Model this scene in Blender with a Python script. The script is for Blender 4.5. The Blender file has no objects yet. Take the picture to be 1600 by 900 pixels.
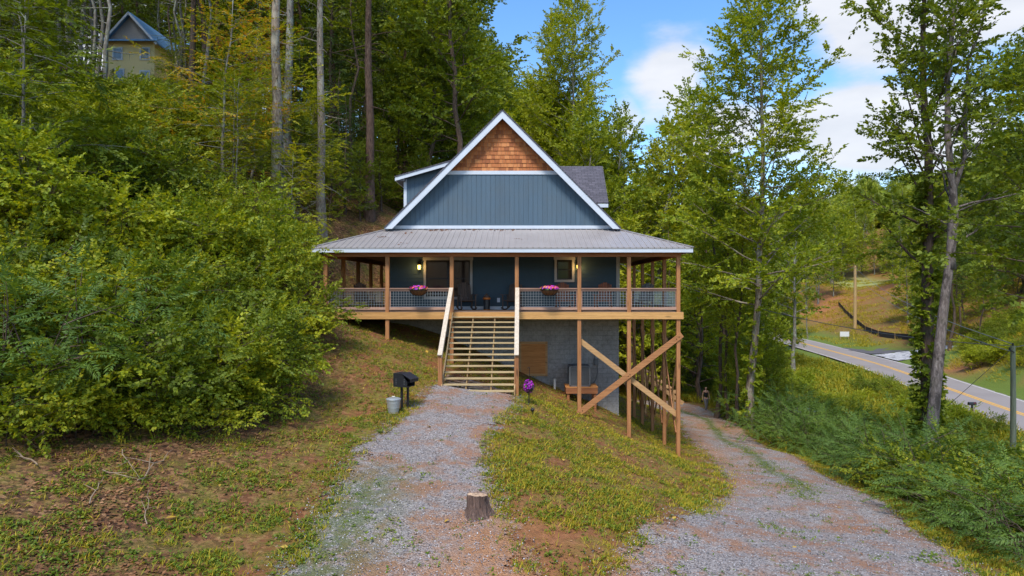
import bpy, math, random
import numpy as np
from math import sin, cos, pi, radians
R = random.Random(7)
NR = np.random.default_rng(11)
SC = bpy.context.scene
COL = SC.collection
V = lambda *a: np.array(a, float)

# ---------------------------------------------------------------- helpers
def nrm(a):
    a = np.asarray(a, float); n = np.linalg.norm(a, axis=-1, keepdims=True); n[n == 0] = 1
    return a / n

def np_mesh(name, verts, faces, mats, smooth=False, fmat=None):
    """verts (n,3); faces (m,k) array or list of tuples"""
    me = bpy.data.meshes.new(name)
    verts = np.asarray(verts, np.float32)
    if isinstance(faces, np.ndarray):
        m, k = faces.shape
        me.vertices.add(len(verts)); me.vertices.foreach_set('co', verts.ravel())
        me.loops.add(m * k); me.loops.foreach_set('vertex_index', faces.astype(np.int32).ravel())
        me.polygons.add(m)
        me.polygons.foreach_set('loop_start', np.arange(0, m * k, k, dtype=np.int32))
    else:
        me.from_pydata([tuple(v) for v in verts.tolist()], [], faces)
    for mt in (mats if isinstance(mats, (list, tuple)) else [mats]):
        me.materials.append(mt)
    if fmat is not None:
        me.polygons.foreach_set('material_index', np.asarray(fmat, np.int32))
    if smooth:
        me.polygons.foreach_set('use_smooth', np.ones(len(me.polygons), bool))
    me.update(calc_edges=True); me.validate()
    return me

def link(name, me, parent=None, loc=None):
    o = bpy.data.objects.new(name, me); COL.objects.link(o)
    if parent is not None: o.parent = parent
    if loc is not None: o.location = loc
    return o

def tag(o, label=None, cat=None, group=None, kind=None):
    if label: o['label'] = label
    if cat: o['category'] = cat
    if group: o['group'] = group
    if kind: o['kind'] = kind
    return o

def thing(name, loc, label, cat, group=None, rz=0.0):
    o = bpy.data.objects.new(name, None); COL.objects.link(o)
    o.location = tuple(float(v) for v in loc); o.rotation_euler = (0, 0, rz); o.empty_display_size = .3
    return tag(o, label, cat, group)

def kids(o):
    return [c for c in COL.objects if c.parent == o]

class MB:
    """collects shapes in WORLD (or local) coordinates"""
    def __init__(s): s.v = []; s.f = []; s.m = []; s.cur = 0
    def add(s, vs, fs):
        b = len(s.v); s.v += [tuple(float(c) for c in q) for q in vs]
        for f in fs: s.f.append(tuple(b + i for i in f)); s.m.append(s.cur)
        return s
    def hexa(s, p):
        return s.add(p, [(0, 3, 2, 1), (4, 5, 6, 7), (0, 1, 5, 4), (1, 2, 6, 5), (2, 3, 7, 6), (3, 0, 4, 7)])
    def box(s, x0, x1, y0, y1, z0, z1):
        return s.hexa([(x0, y0, z0), (x1, y0, z0), (x1, y1, z0), (x0, y1, z0), (x0, y0, z1), (x1, y0, z1), (x1, y1, z1), (x0, y1, z1)])
    def bar(s, a, b, w, h, up=(0, 0, 1)):
        a = V(*a); b = V(*b); d = nrm(b - a); up = V(*up)
        if abs(d @ nrm(up)) > .98: up = V(1, 0, 0)
        r = nrm(np.cross(d, up)); u = nrm(np.cross(r, d)); r = r * w / 2; u = u * h / 2
        return s.hexa([a - r - u, a + r - u, b + r - u, b - r - u, a - r + u, a + r + u, b + r + u, b - r + u])
    def tube(s, pts, rads, n=6, cap=True):
        pts = [V(*p) for p in pts]
        if np.isscalar(rads): rads = [rads] * len(pts)
        b = len(s.v); ref = V(0, 0, 1) if abs(nrm(pts[-1] - pts[0])[2]) < .9 else V(1, 0, 0)
        for i, p in enumerate(pts):
            d = nrm(pts[min(i + 1, len(pts) - 1)] - pts[max(i - 1, 0)])
            u = nrm(np.cross(d, ref)); w = np.cross(d, u)
            for k in range(n):
                t = 2 * pi * k / n
                s.v.append(tuple(p + rads[i] * (u * cos(t) + w * sin(t))))
        for i in range(len(pts) - 1):
            for k in range(n):
                a = b + i * n + k; c = b + i * n + (k + 1) % n
                s.f.append((a, c, c + n, a + n)); s.m.append(s.cur)
        if cap:
            s.f.append(tuple(b + k for k in reversed(range(n)))); s.m.append(s.cur)
            e = b + (len(pts) - 1) * n
            s.f.append(tuple(e + k for k in range(n))); s.m.append(s.cur)
        return s
    def lathe(s, c, prof, n=20):
        """prof: list of (r, z) bottom to top round the vertical through c"""
        b = len(s.v)
        for r, z in prof:
            for k in range(n):
                t = 2 * pi * k / n; s.v.append((c[0] + r * cos(t), c[1] + r * sin(t), c[2] + z))
        for i in range(len(prof) - 1):
            for k in range(n):
                a = b + i * n + k; d = b + i * n + (k + 1) % n
                s.f.append((a, d, d + n, a + n)); s.m.append(s.cur)
        s.f.append(tuple(b + k for k in reversed(range(n)))); s.m.append(s.cur)
        e = b + (len(prof) - 1) * n
        s.f.append(tuple(e + k for k in range(n))); s.m.append(s.cur)
        return s
    def build(s, name, mats, parent=None, origin=None, bevel=0, smooth=False, label=None):
        vv = np.array(s.v, float)
        o_ = None
        if parent is not None and origin is None: origin = parent_world(parent)
        if origin is not None: vv = vv - np.array(origin)
        me = np_mesh(name, vv, s.f, mats, smooth, s.m if isinstance(mats, (list, tuple)) else None)
        o_ = link(name, me, parent)
        if parent is None and origin is not None: o_.location = tuple(origin)
        if bevel:
            md = o_.modifiers.new('bevel', 'BEVEL'); md.width = bevel; md.segments = 1; md.limit_method = 'ANGLE'
        if label: o_['label'] = label
        return o_

def parent_world(p):
    l = V(*p.location)
    while p.parent is not None:
        p = p.parent; l = l + V(*p.location)
    return l

# ---------------------------------------------------------------- noise
def _hash(ix, iy, seed):
    h = (ix.astype(np.int64) * 374761393 + iy.astype(np.int64) * 668265263 + seed * 974634777) & 0xffffffff
    h = ((h ^ (h >> 13)) * 1274126177) & 0xffffffff
    h = h ^ (h >> 16)
    return (h & 0xffffff) / float(0xffffff)
def vnoise(x, y, seed=0):
    x = np.asarray(x, float); y = np.asarray(y, float)
    ix = np.floor(x); iy = np.floor(y); fx = x - ix; fy = y - iy
    fx = fx * fx * (3 - 2 * fx); fy = fy * fy * (3 - 2 * fy)
    a = _hash(ix, iy, seed); b = _hash(ix + 1, iy, seed); c = _hash(ix, iy + 1, seed); d = _hash(ix + 1, iy + 1, seed)
    return (a * (1 - fx) + b * fx) * (1 - fy) + (c * (1 - fx) + d * fx) * fy
def fbm(x, y, seed=0, o=4):
    s = 0; a = .5; t = 0
    for i in range(o):
        s = s + a * vnoise(np.asarray(x) * 2 ** i + 17.3 * i, np.asarray(y) * 2 ** i - 9.1 * i, seed + i); t += a; a *= .5
    return s / t
def sstep(a, b, x):
    t = np.clip((np.asarray(x, float) - a) / (b - a), 0, 1); return t * t * (3 - 2 * t)

# ---------------------------------------------------------------- material helpers
class NT:
    def __init__(s, name):
        s.mat = bpy.data.materials.new(name); s.mat.use_nodes = True
        s.t = s.mat.node_tree; s.n = s.t.nodes; s.l = s.t.links
        s.n.clear(); s.out = s.n.new('ShaderNodeOutputMaterial')
    def new(s, ty, ins=None, **kw):
        nd = s.n.new(ty)
        for k, v in kw.items(): setattr(nd, k, v)
        for k, v in (ins or {}).items(): s.set(nd.inputs[k], v)
        return nd
    def set(s, sock, v):
        if isinstance(v, bpy.types.NodeSocket): s.l.new(v, sock)
        elif isinstance(v, (tuple, list)) and len(v) == 3 and sock.type == 'RGBA': sock.default_value = (*v, 1)
        else: sock.default_value = v
    def noise(s, scale, detail=4, rough=.55, vec=None, dist=0):
        nd = s.new('ShaderNodeTexNoise', {'Scale': scale, 'Detail': detail, 'Roughness': rough, 'Distortion': dist})
        if vec is not None: s.l.new(vec, nd.inputs['Vector'])
        return nd.outputs['Fac']
    def obj(s): return s.new('ShaderNodeTexCoord').outputs['Object']
    def pos(s): return s.new('ShaderNodeNewGeometry').outputs['Position']
    def ramp(s, fac, stops, interp='LINEAR'):
        nd = s.new('ShaderNodeValToRGB', {'Fac': fac}); cr = nd.color_ramp; cr.interpolation = interp
        while len(cr.elements) < len(stops): cr.elements.new(.5)
        for e, (p, c) in zip(cr.elements, stops):
            e.position = p; e.color = (*c, 1) if isinstance(c, (tuple, list)) else (c, c, c, 1)
        return nd.outputs['Color']
    def mix(s, f, a, b, mode='MIX'):
        nd = s.new('ShaderNodeMix', data_type='RGBA', blend_type=mode)
        s.set(nd.inputs[0], f); s.set(nd.inputs[6], a); s.set(nd.inputs[7], b)
        return nd.outputs[2]
    def math(s, op, a, b=0.0, clamp=False):
        nd = s.new('ShaderNodeMath', operation=op, use_clamp=clamp); s.set(nd.inputs[0], a); s.set(nd.inputs[1], b)
        return nd.outputs[0]
    def mapping(s, vec, scale=(1, 1, 1), rot=(0, 0, 0), loc=(0, 0, 0)):
        return s.new('ShaderNodeMapping', {'Vector': vec, 'Scale': scale, 'Rotation': rot, 'Location': loc}).outputs[0]
    def bump(s, h, strength=.4, dist=.02, normal=None):
        nd = s.new('ShaderNodeBump', {'Height': h, 'Strength': strength, 'Distance': dist})
        if normal is not None: s.l.new(normal, nd.inputs['Normal'])
        return nd.outputs[0]
    def attr(s, name): return s.new('ShaderNodeAttribute', attribute_name=name).outputs['Fac']
    def island(s): return s.new('ShaderNodeNewGeometry').outputs['Random Per Island']
    def objrand(s): return s.new('ShaderNodeObjectInfo').outputs['Random']
    def bsdf(s, col, rough=.7, normal=None, **kw):
        p = s.new('ShaderNodeBsdfPrincipled', {'Base Color': col, 'Roughness': rough})
        if normal is not None: s.l.new(normal, p.inputs['Normal'])
        for k, v in kw.items(): s.set(p.inputs[k.replace('_', ' ')], v)
        return p.outputs[0]
    def done(s, sh): s.l.new(sh, s.out.inputs['Surface']); return s.mat

def m_plain(name, col, rough=.6, var=.25, scale=6, bump=.1, metal=0.0, bd=.01):
    m = NT(name); v = m.obj()
    n = m.noise(scale, 5, .6, v); n2 = m.noise(scale * 9, 3, .6, v)
    c = m.mix(m.math('MULTIPLY', n, 1.0), tuple(x * (1 - var) for x in col), tuple(min(1, x * (1 + var)) for x in col))
    c = m.mix(m.math('MULTIPLY', n2, var), c, tuple(x * .55 for x in col))
    return m.done(m.bsdf(c, rough, m.bump(n2, bump, bd), Metallic=metal))

def m_wood(name, a, b, axis='z', knots=True, grey=None, rough=.75):
    """grain runs along axis"""
    m = NT(name); v = m.pos()
    sc = {'x': (.35, 7, 7), 'y': (7, .35, 7), 'z': (7, 7, .35)}[axis]
    gv = m.mapping(v, sc)
    g = m.noise(2.2, 6, .62, gv, .6)
    g2 = m.noise(9, 3, .5, gv)
    isl = m.island()
    f = m.math('ADD', m.math('MULTIPLY', g, .85), m.math('MULTIPLY', m.math('SUBTRACT', isl, .5), .3))
    c = m.ramp(f, [(.28, a), (.62, b)])
    c = m.mix(m.ramp(g2, [(.5, 0.0), (.75, .45)]), c, tuple(x * .45 for x in a))
    if knots:
        k = m.new('ShaderNodeTexVoronoi', {'Vector': m.mapping(v, tuple(q * .5 + .6 for q in sc)), 'Scale': .9}).outputs['Distance']
        c = m.mix(m.ramp(k, [(.05, .9), (.13, 0.0)]), c, tuple(x * .25 for x in a))
    if grey:
        n = m.noise(1.3, 4, .6, v)
        c = m.mix(m.ramp(n, [(.45, 0.0), (.7, .7)]), c, grey)
    return m.done(m.bsdf(c, rough, m.bump(g, .25, .01)))
# ---------------------------------------------------------------- camera (z = 0 is the height of the porch top rail)
F = 1000.0; PX = 816.0
cam = bpy.data.cameras.new('camera'); cam.sensor_width = 36; cam.lens = 36 * F / 1600
cam.shift_x = -(PX - 800) / 1600; cam.clip_start = .1; cam.clip_end = 6000
co = bpy.data.objects.new('camera', cam); COL.objects.link(co); co.rotation_euler = (pi / 2, 0, 0); SC.camera = co

# ---------------------------------------------------------------- terrain height
CP = [
 # gravel path and yard
 (-1.5,21.2,-3.45),(-1.5,17,-3.64),(-2.3,15,-3.76),(-2,11.4,-3.98),(-1.6,9.3,-4.16),(-1,6,-4.25),(-1,0,-4.3),(-1,-12,-4.3),
 (-.7,11.4,-4.02),(-3.6,18.6,-3.45),(-3.2,17.5,-3.58),(-2.7,23,-3.05),(.2,21.2,-3.65),(.3,17,-3.85),(1.3,13.5,-4.2),
 # slope below the deck
 (-.2,24.6,-3.9),(2.19,24.6,-4.83),(4.08,24.6,-5.7),(6.03,24.6,-6.5),(6.03,27,-6.65),(6.03,29.5,-6.65),(6.03,31.9,-6.83),(6.03,34.4,-6.98),
 (4.08,27.04,-5.4),(2,21,-4.55),(4,20.5,-5.15),(3,16,-4.85),(5.5,17,-5.45),(5.2,14,-5.15),(2.2,11.4,-4.4),(4.0,38,-5.6),
 # driveway
 (1.5,10.5,-4.4),(4,10,-4.6),(7.5,10.5,-4.85),(4,6,-4.45),(8,5,-4.7),(7.6,18,-5.62),(9.3,18,-5.75),(7.5,26,-6.6),(9,26,-6.65),(10.6,26,-6.75),(6.2,20.5,-5.9),
 (9.6,33,-7.4),(8.6,34,-7.4),(9.9,38.5,-7.85),(12,38,-7.9),(10,43,-8.3),(12.6,43.4,-8.4),(12,48,-8.6),(8,49,-8.6),(4,49.5,-8.5),(-2,50,-7.8),(8,56,-8.6),(3,56,-8),
 # left bank
 (-5.17,24.6,-1.97),(-7.58,24.6,-1.0),(-6,22,-2.1),(-7,19,-2.75),(-6,14.5,-3.4),(-7.2,13.5,-3.2),(-9.3,13,-2.9),(-8.6,10.5,-3.15),(-5.5,10,-3.9),(-7,6,-3.7),(-12,6,-2.8),
 (-8.8,32,1.0),(-10.1,32,2.3),(-10.5,25,.9),(-9.5,21,-.9),(-12,18,-.6),(-13,13,-1.4),(-16,14,.7),(-20,20,4.2),(-18,30,6),(-14,38,5),(-25,30,9.5),(-30,45,14),(-25,10,4),(-20,2,1),(-30,-5,3),
 (-7.65,27,-1.15),(-7.65,30,-1.05),(-7.65,34.4,-1.0),(-6.4,32,-1.4),(-5.7,38,.3),(-5.5,30,-.6),(-10,45,6),(-4,46,1.5),(-10,60,9),(-5,70,8),(-20,60,13),(5,80,1),(0,62,1.5),
 (-45,75,23.5),(-60,40,25),(-40,20,14),(-60,110,33),(0,120,14),(-30,120,27),(-80,60,34),(-60,0,18),(-100,-30,25),
 # right: bank, meadow, road
 (9.5,13.5,-5.5),(12,15,-6.3),(13,20,-6.9),(13,26,-7.5),(16,26,-8.2),(14,33,-8.1),(15,40,-8.8),(20,30,-9),(20,20,-8.6),(20,12,-8.2),(14,8,-6.6),(30,30,-9.7),(30,15,-9.7),(20,45,-9.1),(20,60,-9.2),
 (12,60,-8.9),(25,70,-9.3),(15,80,-7),(36,47.8,-9.75),(40,50,-9.75),(39,64,-9.7),(43,64,-9.7),(43,90,-9.6),(48,90,-9.6),(47,125,-9.5),(52,125,-9.5),(33,30,-9.8),(37,30,-9.8),(30,10,-9.9),(25,-20,-9.9),
 (46,50,-8.4),(50,56,-6.2),(58,60,-2),(47,40,-6.5),(55,40,-3),(52,95,-9.5),(58,98,-9.3),(56,112,-9.1),(60,85,-7.5),
 (62,128,-7.6),(72,145,-4),(90,170,.4),(96,180,1.6),(84,172,.6),(84,182,1.4),(102,182,2.2),(110,220,10),(80,220,7),(60,180,0),(40,160,-6),(100,300,20),(50,300,14),
 (80,90,2),(100,110,8),(60,20,-2),(90,50,10),(120,100,20),(150,150,30),(150,0,22),(60,-20,0),
 (20,110,-6),(30,130,-7),(10,140,0),(0,220,18),(-80,220,45),(200,300,45),(-150,100,48),(-200,0,50),(250,100,45),(0,-80,-8),(-100,-120,15),(120,-120,5),(-150,300,60),(0,400,35),(200,420,55)]
CP = np.array(CP, float)
def _tps(r2): return np.where(r2 > 0, .5 * r2 * np.log(np.maximum(r2, 1e-12)), 0.0)
_S = 30.0
_XY = CP[:, :2] / _S
_n = len(CP)
_K = _tps(((_XY[:, None] - _XY[None]) ** 2).sum(-1)) + np.eye(_n) * 2e-4
_P = np.c_[np.ones(_n), _XY]
_A = np.block([[_K, _P], [_P.T, np.zeros((3, 3))]])
_W = np.linalg.solve(_A, np.r_[CP[:, 2], 0, 0, 0])
ROADC = np.array([(31, -60), (31, -10), (33, 10), (34.8, 30), (38.6, 50), (41.5, 64), (44.8, 80), (47.2, 100), (49, 120), (48, 150), (42, 185), (30, 230)], float)
DRIVEC = np.array([(2.5,-14),(3.5,2),(4.3,8.5),(6.2,13.2),(7.9,18),(8.7,22),(9.2,26),(9.8,31.5),(10.9,38),(10.9,43),(9.5,47.2),(5.5,49.3),(0,50),(-5,50.5)], float)
DRIVEW = np.array([4.2,3.6,3.1,2.2,1.8,1.7,1.6,1.6,1.6,1.9,2.3,2.3,2.0,1.8])
PATHC = np.array([(-1.3,-6),(-1.5,4),(-1.65,9.3),(-1.95,11.4),(-2.25,15),(-2.0,17.5),(-1.6,20),(-1.5,22)], float)
PATHW = np.array([2.9,2.2,1.6,1.4,1.2,1.2,1.25,1.05])
def cr(P, W=None, n=24):
    """Catmull-Rom sampling"""
    Q = P if W is None else np.c_[P, W]
    Q = np.vstack([2 * Q[0] - Q[1], Q, 2 * Q[-1] - Q[-2]]); out = []
    for i in range(1, len(Q) - 2):
        for t in np.linspace(0, 1, n, endpoint=False):
            a, b, c, d = Q[i - 1:i + 3]
            out.append(.5 * ((2 * b) + (c - a) * t + (2 * a - 5 * b + 4 * c - d) * t * t + (3 * b - a - 3 * c + d) * t ** 3))
    out.append(Q[-2]); return np.array(out)
_RD = cr(ROADC); _DV = cr(DRIVEC, DRIVEW); _PT = cr(PATHC, PATHW)
def line_dist(x, y, L):
    """distance to polyline samples, index"""
    x = np.ravel(x); y = np.ravel(y); best = np.full(x.shape, 1e9); idx = np.zeros(x.shape, int)
    A = L[:-1, :2]; B = L[1:, :2]
    tt = np.zeros(x.shape); sd = np.zeros(x.shape)
    for i in range(len(A)):
        d = B[i] - A[i]; l2 = d @ d
        t = np.clip(((x - A[i, 0]) * d[0] + (y - A[i, 1]) * d[1]) / l2, 0, 1)
        ex = x - A[i, 0] - t * d[0]; ey = y - A[i, 1] - t * d[1]
        q = np.hypot(ex, ey); m = q < best
        best[m] = q[m]; idx[m] = i; tt[m] = t[m]; sd[m] = np.sign(d[0] * ey - d[1] * ex)[m] * q[m]
    return best, idx + tt, sd
def far_z(x, y):
    d = np.hypot(x, y)
    f = 45 + 85 * fbm(x / 420 + 3, y / 420 + 8, 5, 3) * sstep(250, 900, d) - 30
    return f
def height(x, y, micro=True):
    x = np.asarray(x, float); sh = x.shape; x = x.ravel(); y = np.asarray(y, float).ravel()
    z = np.empty(len(x))
    for s in range(0, len(x), 20000):
        q = np.c_[x[s:s + 20000], y[s:s + 20000]] / _S
        q = np.clip(q, -14, 17)
        r2 = ((q[:, None] - _XY[None]) ** 2).sum(-1)
        z[s:s + 20000] = _tps(r2) @ _W[:_n] + _W[_n] + q @ _W[_n + 1:]
    d = np.hypot(x, y)
    k = sstep(260, 420, d)
    z = z * (1 - k) + far_z(x, y) * k
    # road bed: level across
    m = (np.abs(x - 38) < 25) & (y > -50) & (y < 240)
    if m.any():
        ds, ii, sd = line_dist(x[m], y[m], _RD)
        rz = np.interp(ii, [0, 100, 200, 288], [-9.9, -9.72, -9.5, -8.5])
        w = 1 - sstep(3.6, 7.5, ds)
        z[m] = z[m] * (1 - w) + rz * w
    if micro:
        z = z + (fbm(x * .9, y * .9, 3, 3) - .5) * .16 * sstep(6, 30, d + 14) + (fbm(x * .18, y * .18, 9, 3) - .5) * 1.2 * sstep(40, 90, d) * (1 - sstep(25, 34, 60 - np.abs(x - 42)))
    return z.reshape(sh)
_height0 = height
_hg = {}
def _grid(micro):
    if micro not in _hg:
        xs = np.arange(-62, 72.01, .25); ys = np.arange(-4, 130.01, .25); A, B = np.meshgrid(xs, ys); _hg[micro] = _height0(A, B, micro)
    return _hg[micro]
def bil(G, x, y, x0, y0, st):
    u = (x - x0) / st; v = (y - y0) / st; i = np.clip(np.floor(u).astype(int), 0, G.shape[1] - 2); j = np.clip(np.floor(v).astype(int), 0, G.shape[0] - 2); u = u - i; v = v - j
    return (G[j, i] * (1 - u) + G[j, i + 1] * u) * (1 - v) + (G[j + 1, i] * (1 - u) + G[j + 1, i + 1] * u) * v
def height(x, y, micro=True):
    x = np.asarray(x, float); y = np.asarray(y, float); G = _grid(micro); z = bil(G, x, y, -62, -4, .25)
    o = (x < -62) | (x > 71.9) | (y < -4) | (y > 129.9)
    if o.any(): z = np.where(o, 0, z); z[o] = _height0(x[o], y[o], micro)
    return z
def hz(x, y): return float(height(np.array([x]), np.array([y]))[0])

# masks along the gravel
def rdist(x, y):
    x = np.asarray(x, float); y = np.asarray(y, float)
    if 'r' not in _gg:
        A, B = np.meshgrid(np.arange(0, 90.01, .5), np.arange(-40, 250.01, .5)); _gg['r'] = line_dist(A, B, _RD)[0].reshape(A.shape)
    o = (x < 0) | (x > 89.9) | (y < -40) | (y > 249.9)
    return np.where(o, 60., bil(_gg['r'], x, y, 0, -40, .5))
_gg = {}
def grav(x, y):
    x = np.asarray(x, float); y = np.asarray(y, float)
    if 'a' not in _gg:
        A, B = np.meshgrid(np.arange(-24, 30.01, .1), np.arange(-10, 62.01, .1)); _gg['a'], _gg['b'] = grav0(A, B)
    o = (x < -24) | (x > 29.9) | (y < -10) | (y > 61.9)
    return tuple(np.where(o, -20., bil(_gg[k], x, y, -24, -10, .1)) for k in 'ab')
def grav0(x, y):
    """signed distance inside gravel (positive inside), per path and driveway"""
    sh = np.shape(x)
    a, ia, _ = line_dist(x, y, _PT); wa = np.interp(ia, np.arange(len(_PT)), _PT[:, 2])
    b, ib, _ = line_dist(x, y, _DV); wb = np.interp(ib, np.arange(len(_DV)), _DV[:, 2])
    return (wa - a).reshape(sh), (wb - b).reshape(sh)

def grid_axis(fine0, fine1, step, lo, hi, g=1.13):
    a = list(np.arange(fine0, fine1 + 1e-6, step))
    s = step; v = a[0]
    left = []
    while v > lo: s *= g; v -= s; left.append(v)
    s = step; v = a[-1]; right = []
    while v < hi: s *= g; v += s; right.append(v)
    return np.array(left[::-1] + a + right)
gx = grid_axis(-14, 16, .2, -2600, 2600, 1.1); gy = grid_axis(6, 40, .2, -400, 3200, 1.1)
GX, GY = np.meshgrid(gx, gy)
GZ = height(GX, GY)
ga, gb = grav(GX, GY)
rd = line_dist(GX, GY, _RD)[0].reshape(GX.shape)
near = (np.abs(GX) < 60) & (GY < 80)
GZs = GZ - .09 * np.clip(sstep(.12, .45, np.maximum(ga, gb)), 0, 1) - .2 * (1 - sstep(3.0, 4.2, rd)) * (GY < 235) * (GY > -58)
ny, nx = GX.shape
idx = np.arange(ny * nx).reshape(ny, nx)
gf = np.stack([idx[:-1, :-1], idx[:-1, 1:], idx[1:, 1:], idx[1:, :-1]], -1).reshape(-1, 4)

# what covers the ground, as plain place masks
def cover(x, y, z=None):
    x = np.asarray(x, float); y = np.asarray(y, float)
    a, b = grav(x, y); g = np.maximum(a, b)
    n = fbm(x * .5, y * .5, 21, 4)
    # forest litter on the hill to the left / behind, moss and weeds on the slope, meadow to the right
    left = 1 - sstep(-7.2, -3.4, x + .12 * (y - 14) + (n - .5) * 2.2)
    behind = sstep(52, 56, y) * (1 - sstep(14, 20, x))
    litter = np.clip(np.maximum(left, behind), 0, 1)
    meadow = sstep(12.5, 15, x - .06 * (y - 20)) * (1 - sstep(55, 62, x)) * (y < 140)
    clay = sstep(46, 48.5, x) * (y < 75) * (1 - sstep(56, 60, x)) * sstep(.45, .6, fbm(x * .3, y * .3, 33, 4))
    clay = np.maximum(clay, sstep(128, 136, y) * sstep(60, 66, x) * (1 - sstep(92, 98, x)) * (1 - sstep(160, 170, y)) * sstep(.36, .52, fbm(x * .16, y * .16, 35, 4)))
    # orange wash-outs next to the gravel
    clay = np.maximum(clay, .8 * sstep(-.55, -.05, g) * (1 - sstep(.0, .6, g)) * sstep(.45, .62, fbm(x * .8, y * .8, 41, 3)))
    clay = np.maximum(clay, .9 * np.clip(1.5 * np.exp(-(((x + .2 - .18 * (y - 9.5)) / 1.0) ** 2 + ((y - 9.9) / 1.9) ** 2)), 0, 1))
    lawn = sstep(166, 170, y) * (1 - sstep(183, 190, y)) * sstep(82, 85, x) * (1 - sstep(100, 103, x))
    return litter, meadow, clay, lawn, g
lit, mead, clay, lawn, gg = cover(GX, GY)

g = NT('ground_earth'); P = g.pos()
n1 = g.noise(1.5, 9, .7, P); n2 = g.noise(7.5, 7, .7, P); n3 = g.noise(26, 5, .75, P); n4 = g.noise(.35, 4, .6, P)
vl = g.new('ShaderNodeTexVoronoi', {'Vector': P, 'Scale': 13.0}); lf_ = g.new('ShaderNodeSeparateColor', {'Color': vl.outputs['Color']})
soil = g.ramp(n2, [(.3, (.09, .03, .010)), (.48, (.27, .095, .026)), (.66, (.45, .19, .06))])
litc = g.ramp(g.math('ADD', g.math('MULTIPLY', n3, .45), g.math('MULTIPLY', lf_.outputs[0], .5)), [(.3, (.07, .027, .01)), (.5, (.19, .08, .03)), (.68, (.34, .17, .07)), (.85, (.45, .28, .15))])
moss = g.ramp(n3, [(.3, (.07, .08, .006)), (.5, (.20, .19, .012)), (.7, (.33, .30, .03))])
green = g.ramp(n3, [(.3, (.06, .10, .012)), (.55, (.15, .21, .02)), (.75, (.26, .30, .04))])
base = g.mix(g.ramp(n1, [(.43, 0.0), (.57, .9)]), soil, moss)
base = g.mix(g.ramp(n2, [(.47, 0.0), (.60, .75)]), base, litc)
base = g.mix(g.attr('litter'), base, g.mix(g.ramp(g.math('ADD', g.math('MULTIPLY', n1, .6), g.math('MULTIPLY', n2, .4)), [(.47, 0.0), (.62, .7)]), litc, moss))
base = g.mix(g.attr('meadow'), base, green)
cl = g.ramp(n2, [(.3, (.24, .085, .03)), (.6, (.42, .17, .065)), (.8, (.5, .25, .12))])
base = g.mix(g.attr('clay'), base, cl)
base = g.mix(g.attr('lawn'), base, (.34, .36, .12))
h = g.math('ADD', g.math('MULTIPLY', n3, .6), g.math('MULTIPLY', n2, .9))
M_GROUND = g.done(g.bsdf(base, .92, g.bump(g.math('ADD', h, g.math('MULTIPLY', lf_.outputs[1], .5)), .9, .07)))
me = np_mesh('ground', np.stack([GX, GY, GZs], -1).reshape(-1, 3), gf, M_GROUND, True)
for nm, ar in (('litter', lit), ('meadow', mead), ('clay', clay), ('lawn', lawn)):
    at = me.attributes.new(nm, 'FLOAT', 'POINT'); at.data.foreach_set('value', ar.astype(np.float32).ravel())
tag(link('ground', me), 'sloping yard of moss, weeds and orange clay rising to a wooded hill', kind='structure')

# ---- gravel sheets
def gravel_mat():
    g = NT('gravel'); P = g.pos()
    vo = g.new('ShaderNodeTexVoronoi', {'Vector': P, 'Scale': 42.0, 'Randomness': 1.0})
    vo2 = g.new('ShaderNodeTexVoronoi', {'Vector': P, 'Scale': 24.0, 'Randomness': 1.0})
    sep = g.new('ShaderNodeSeparateColor', {'Color': vo.outputs['Color']})
    sep2 = g.new('ShaderNodeSeparateColor', {'Color': vo2.outputs['Color']})
    c = g.ramp(sep.outputs[0], [(0.0, (.085, .068, .060)), (.3, (.21, .175, .160)), (.6, (.35, .30, .275)), (.9, (.47, .41, .375)), (1, (.58, .52, .48))])
    c = g.mix(g.ramp(sep2.outputs[1], [(.55, 0.0), (.9, .6)]), c, (.36, .32, .31))
    n = g.noise(.9, 6, .65, P); n2 = g.noise(5, 5, .65, P)
    warm = g.math('ADD', g.math('MULTIPLY', n, .7), g.math('MULTIPLY', n2, .3))
    c = g.mix(g.ramp(warm, [(.47, 0.0), (.58, .8)]), c, g.mix(sep.outputs[1], (.24, .10, .04), (.48, .23, .11)))
    c = g.mix(g.math('MULTIPLY', g.attr('wash'), g.ramp(n2, [(.3, .35), (.55, 1.0)])), c, g.mix(sep.outputs[1], (.3, .13, .055), (.5, .26, .13)))
    c = g.mix(g.math('MULTIPLY', g.attr('strip'), g.ramp(n2, [(.36, 0.0), (.5, .95)])), c, (.09, .13, .025))
    e = g.math('ADD', g.attr('edge'), g.math('MULTIPLY', g.math('SUBTRACT', g.noise(1.6, 8, .75, P), .5), 2.9))
    e = g.math('ADD', e, g.math('MULTIPLY', g.math('SUBTRACT', sep.outputs[2], .5), .35))
    f = g.ramp(e, [(.28, 0.0), (.3, 1.0)])
    hh = g.math('ADD', g.math('MULTIPLY', vo.outputs['Distance'], -1.0), g.math('MULTIPLY', sep.outputs[2], .5))
    b = g.bsdf(c, .85, g.bump(hh, .9, .025))
    tr = g.new('ShaderNodeBsdfTransparent').outputs[0]
    mx = g.new('ShaderNodeMixShader', {0: f, 1: tr, 2: b})
    return g.done(mx.outputs[0])
M_GRAVEL = gravel_mat()
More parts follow.
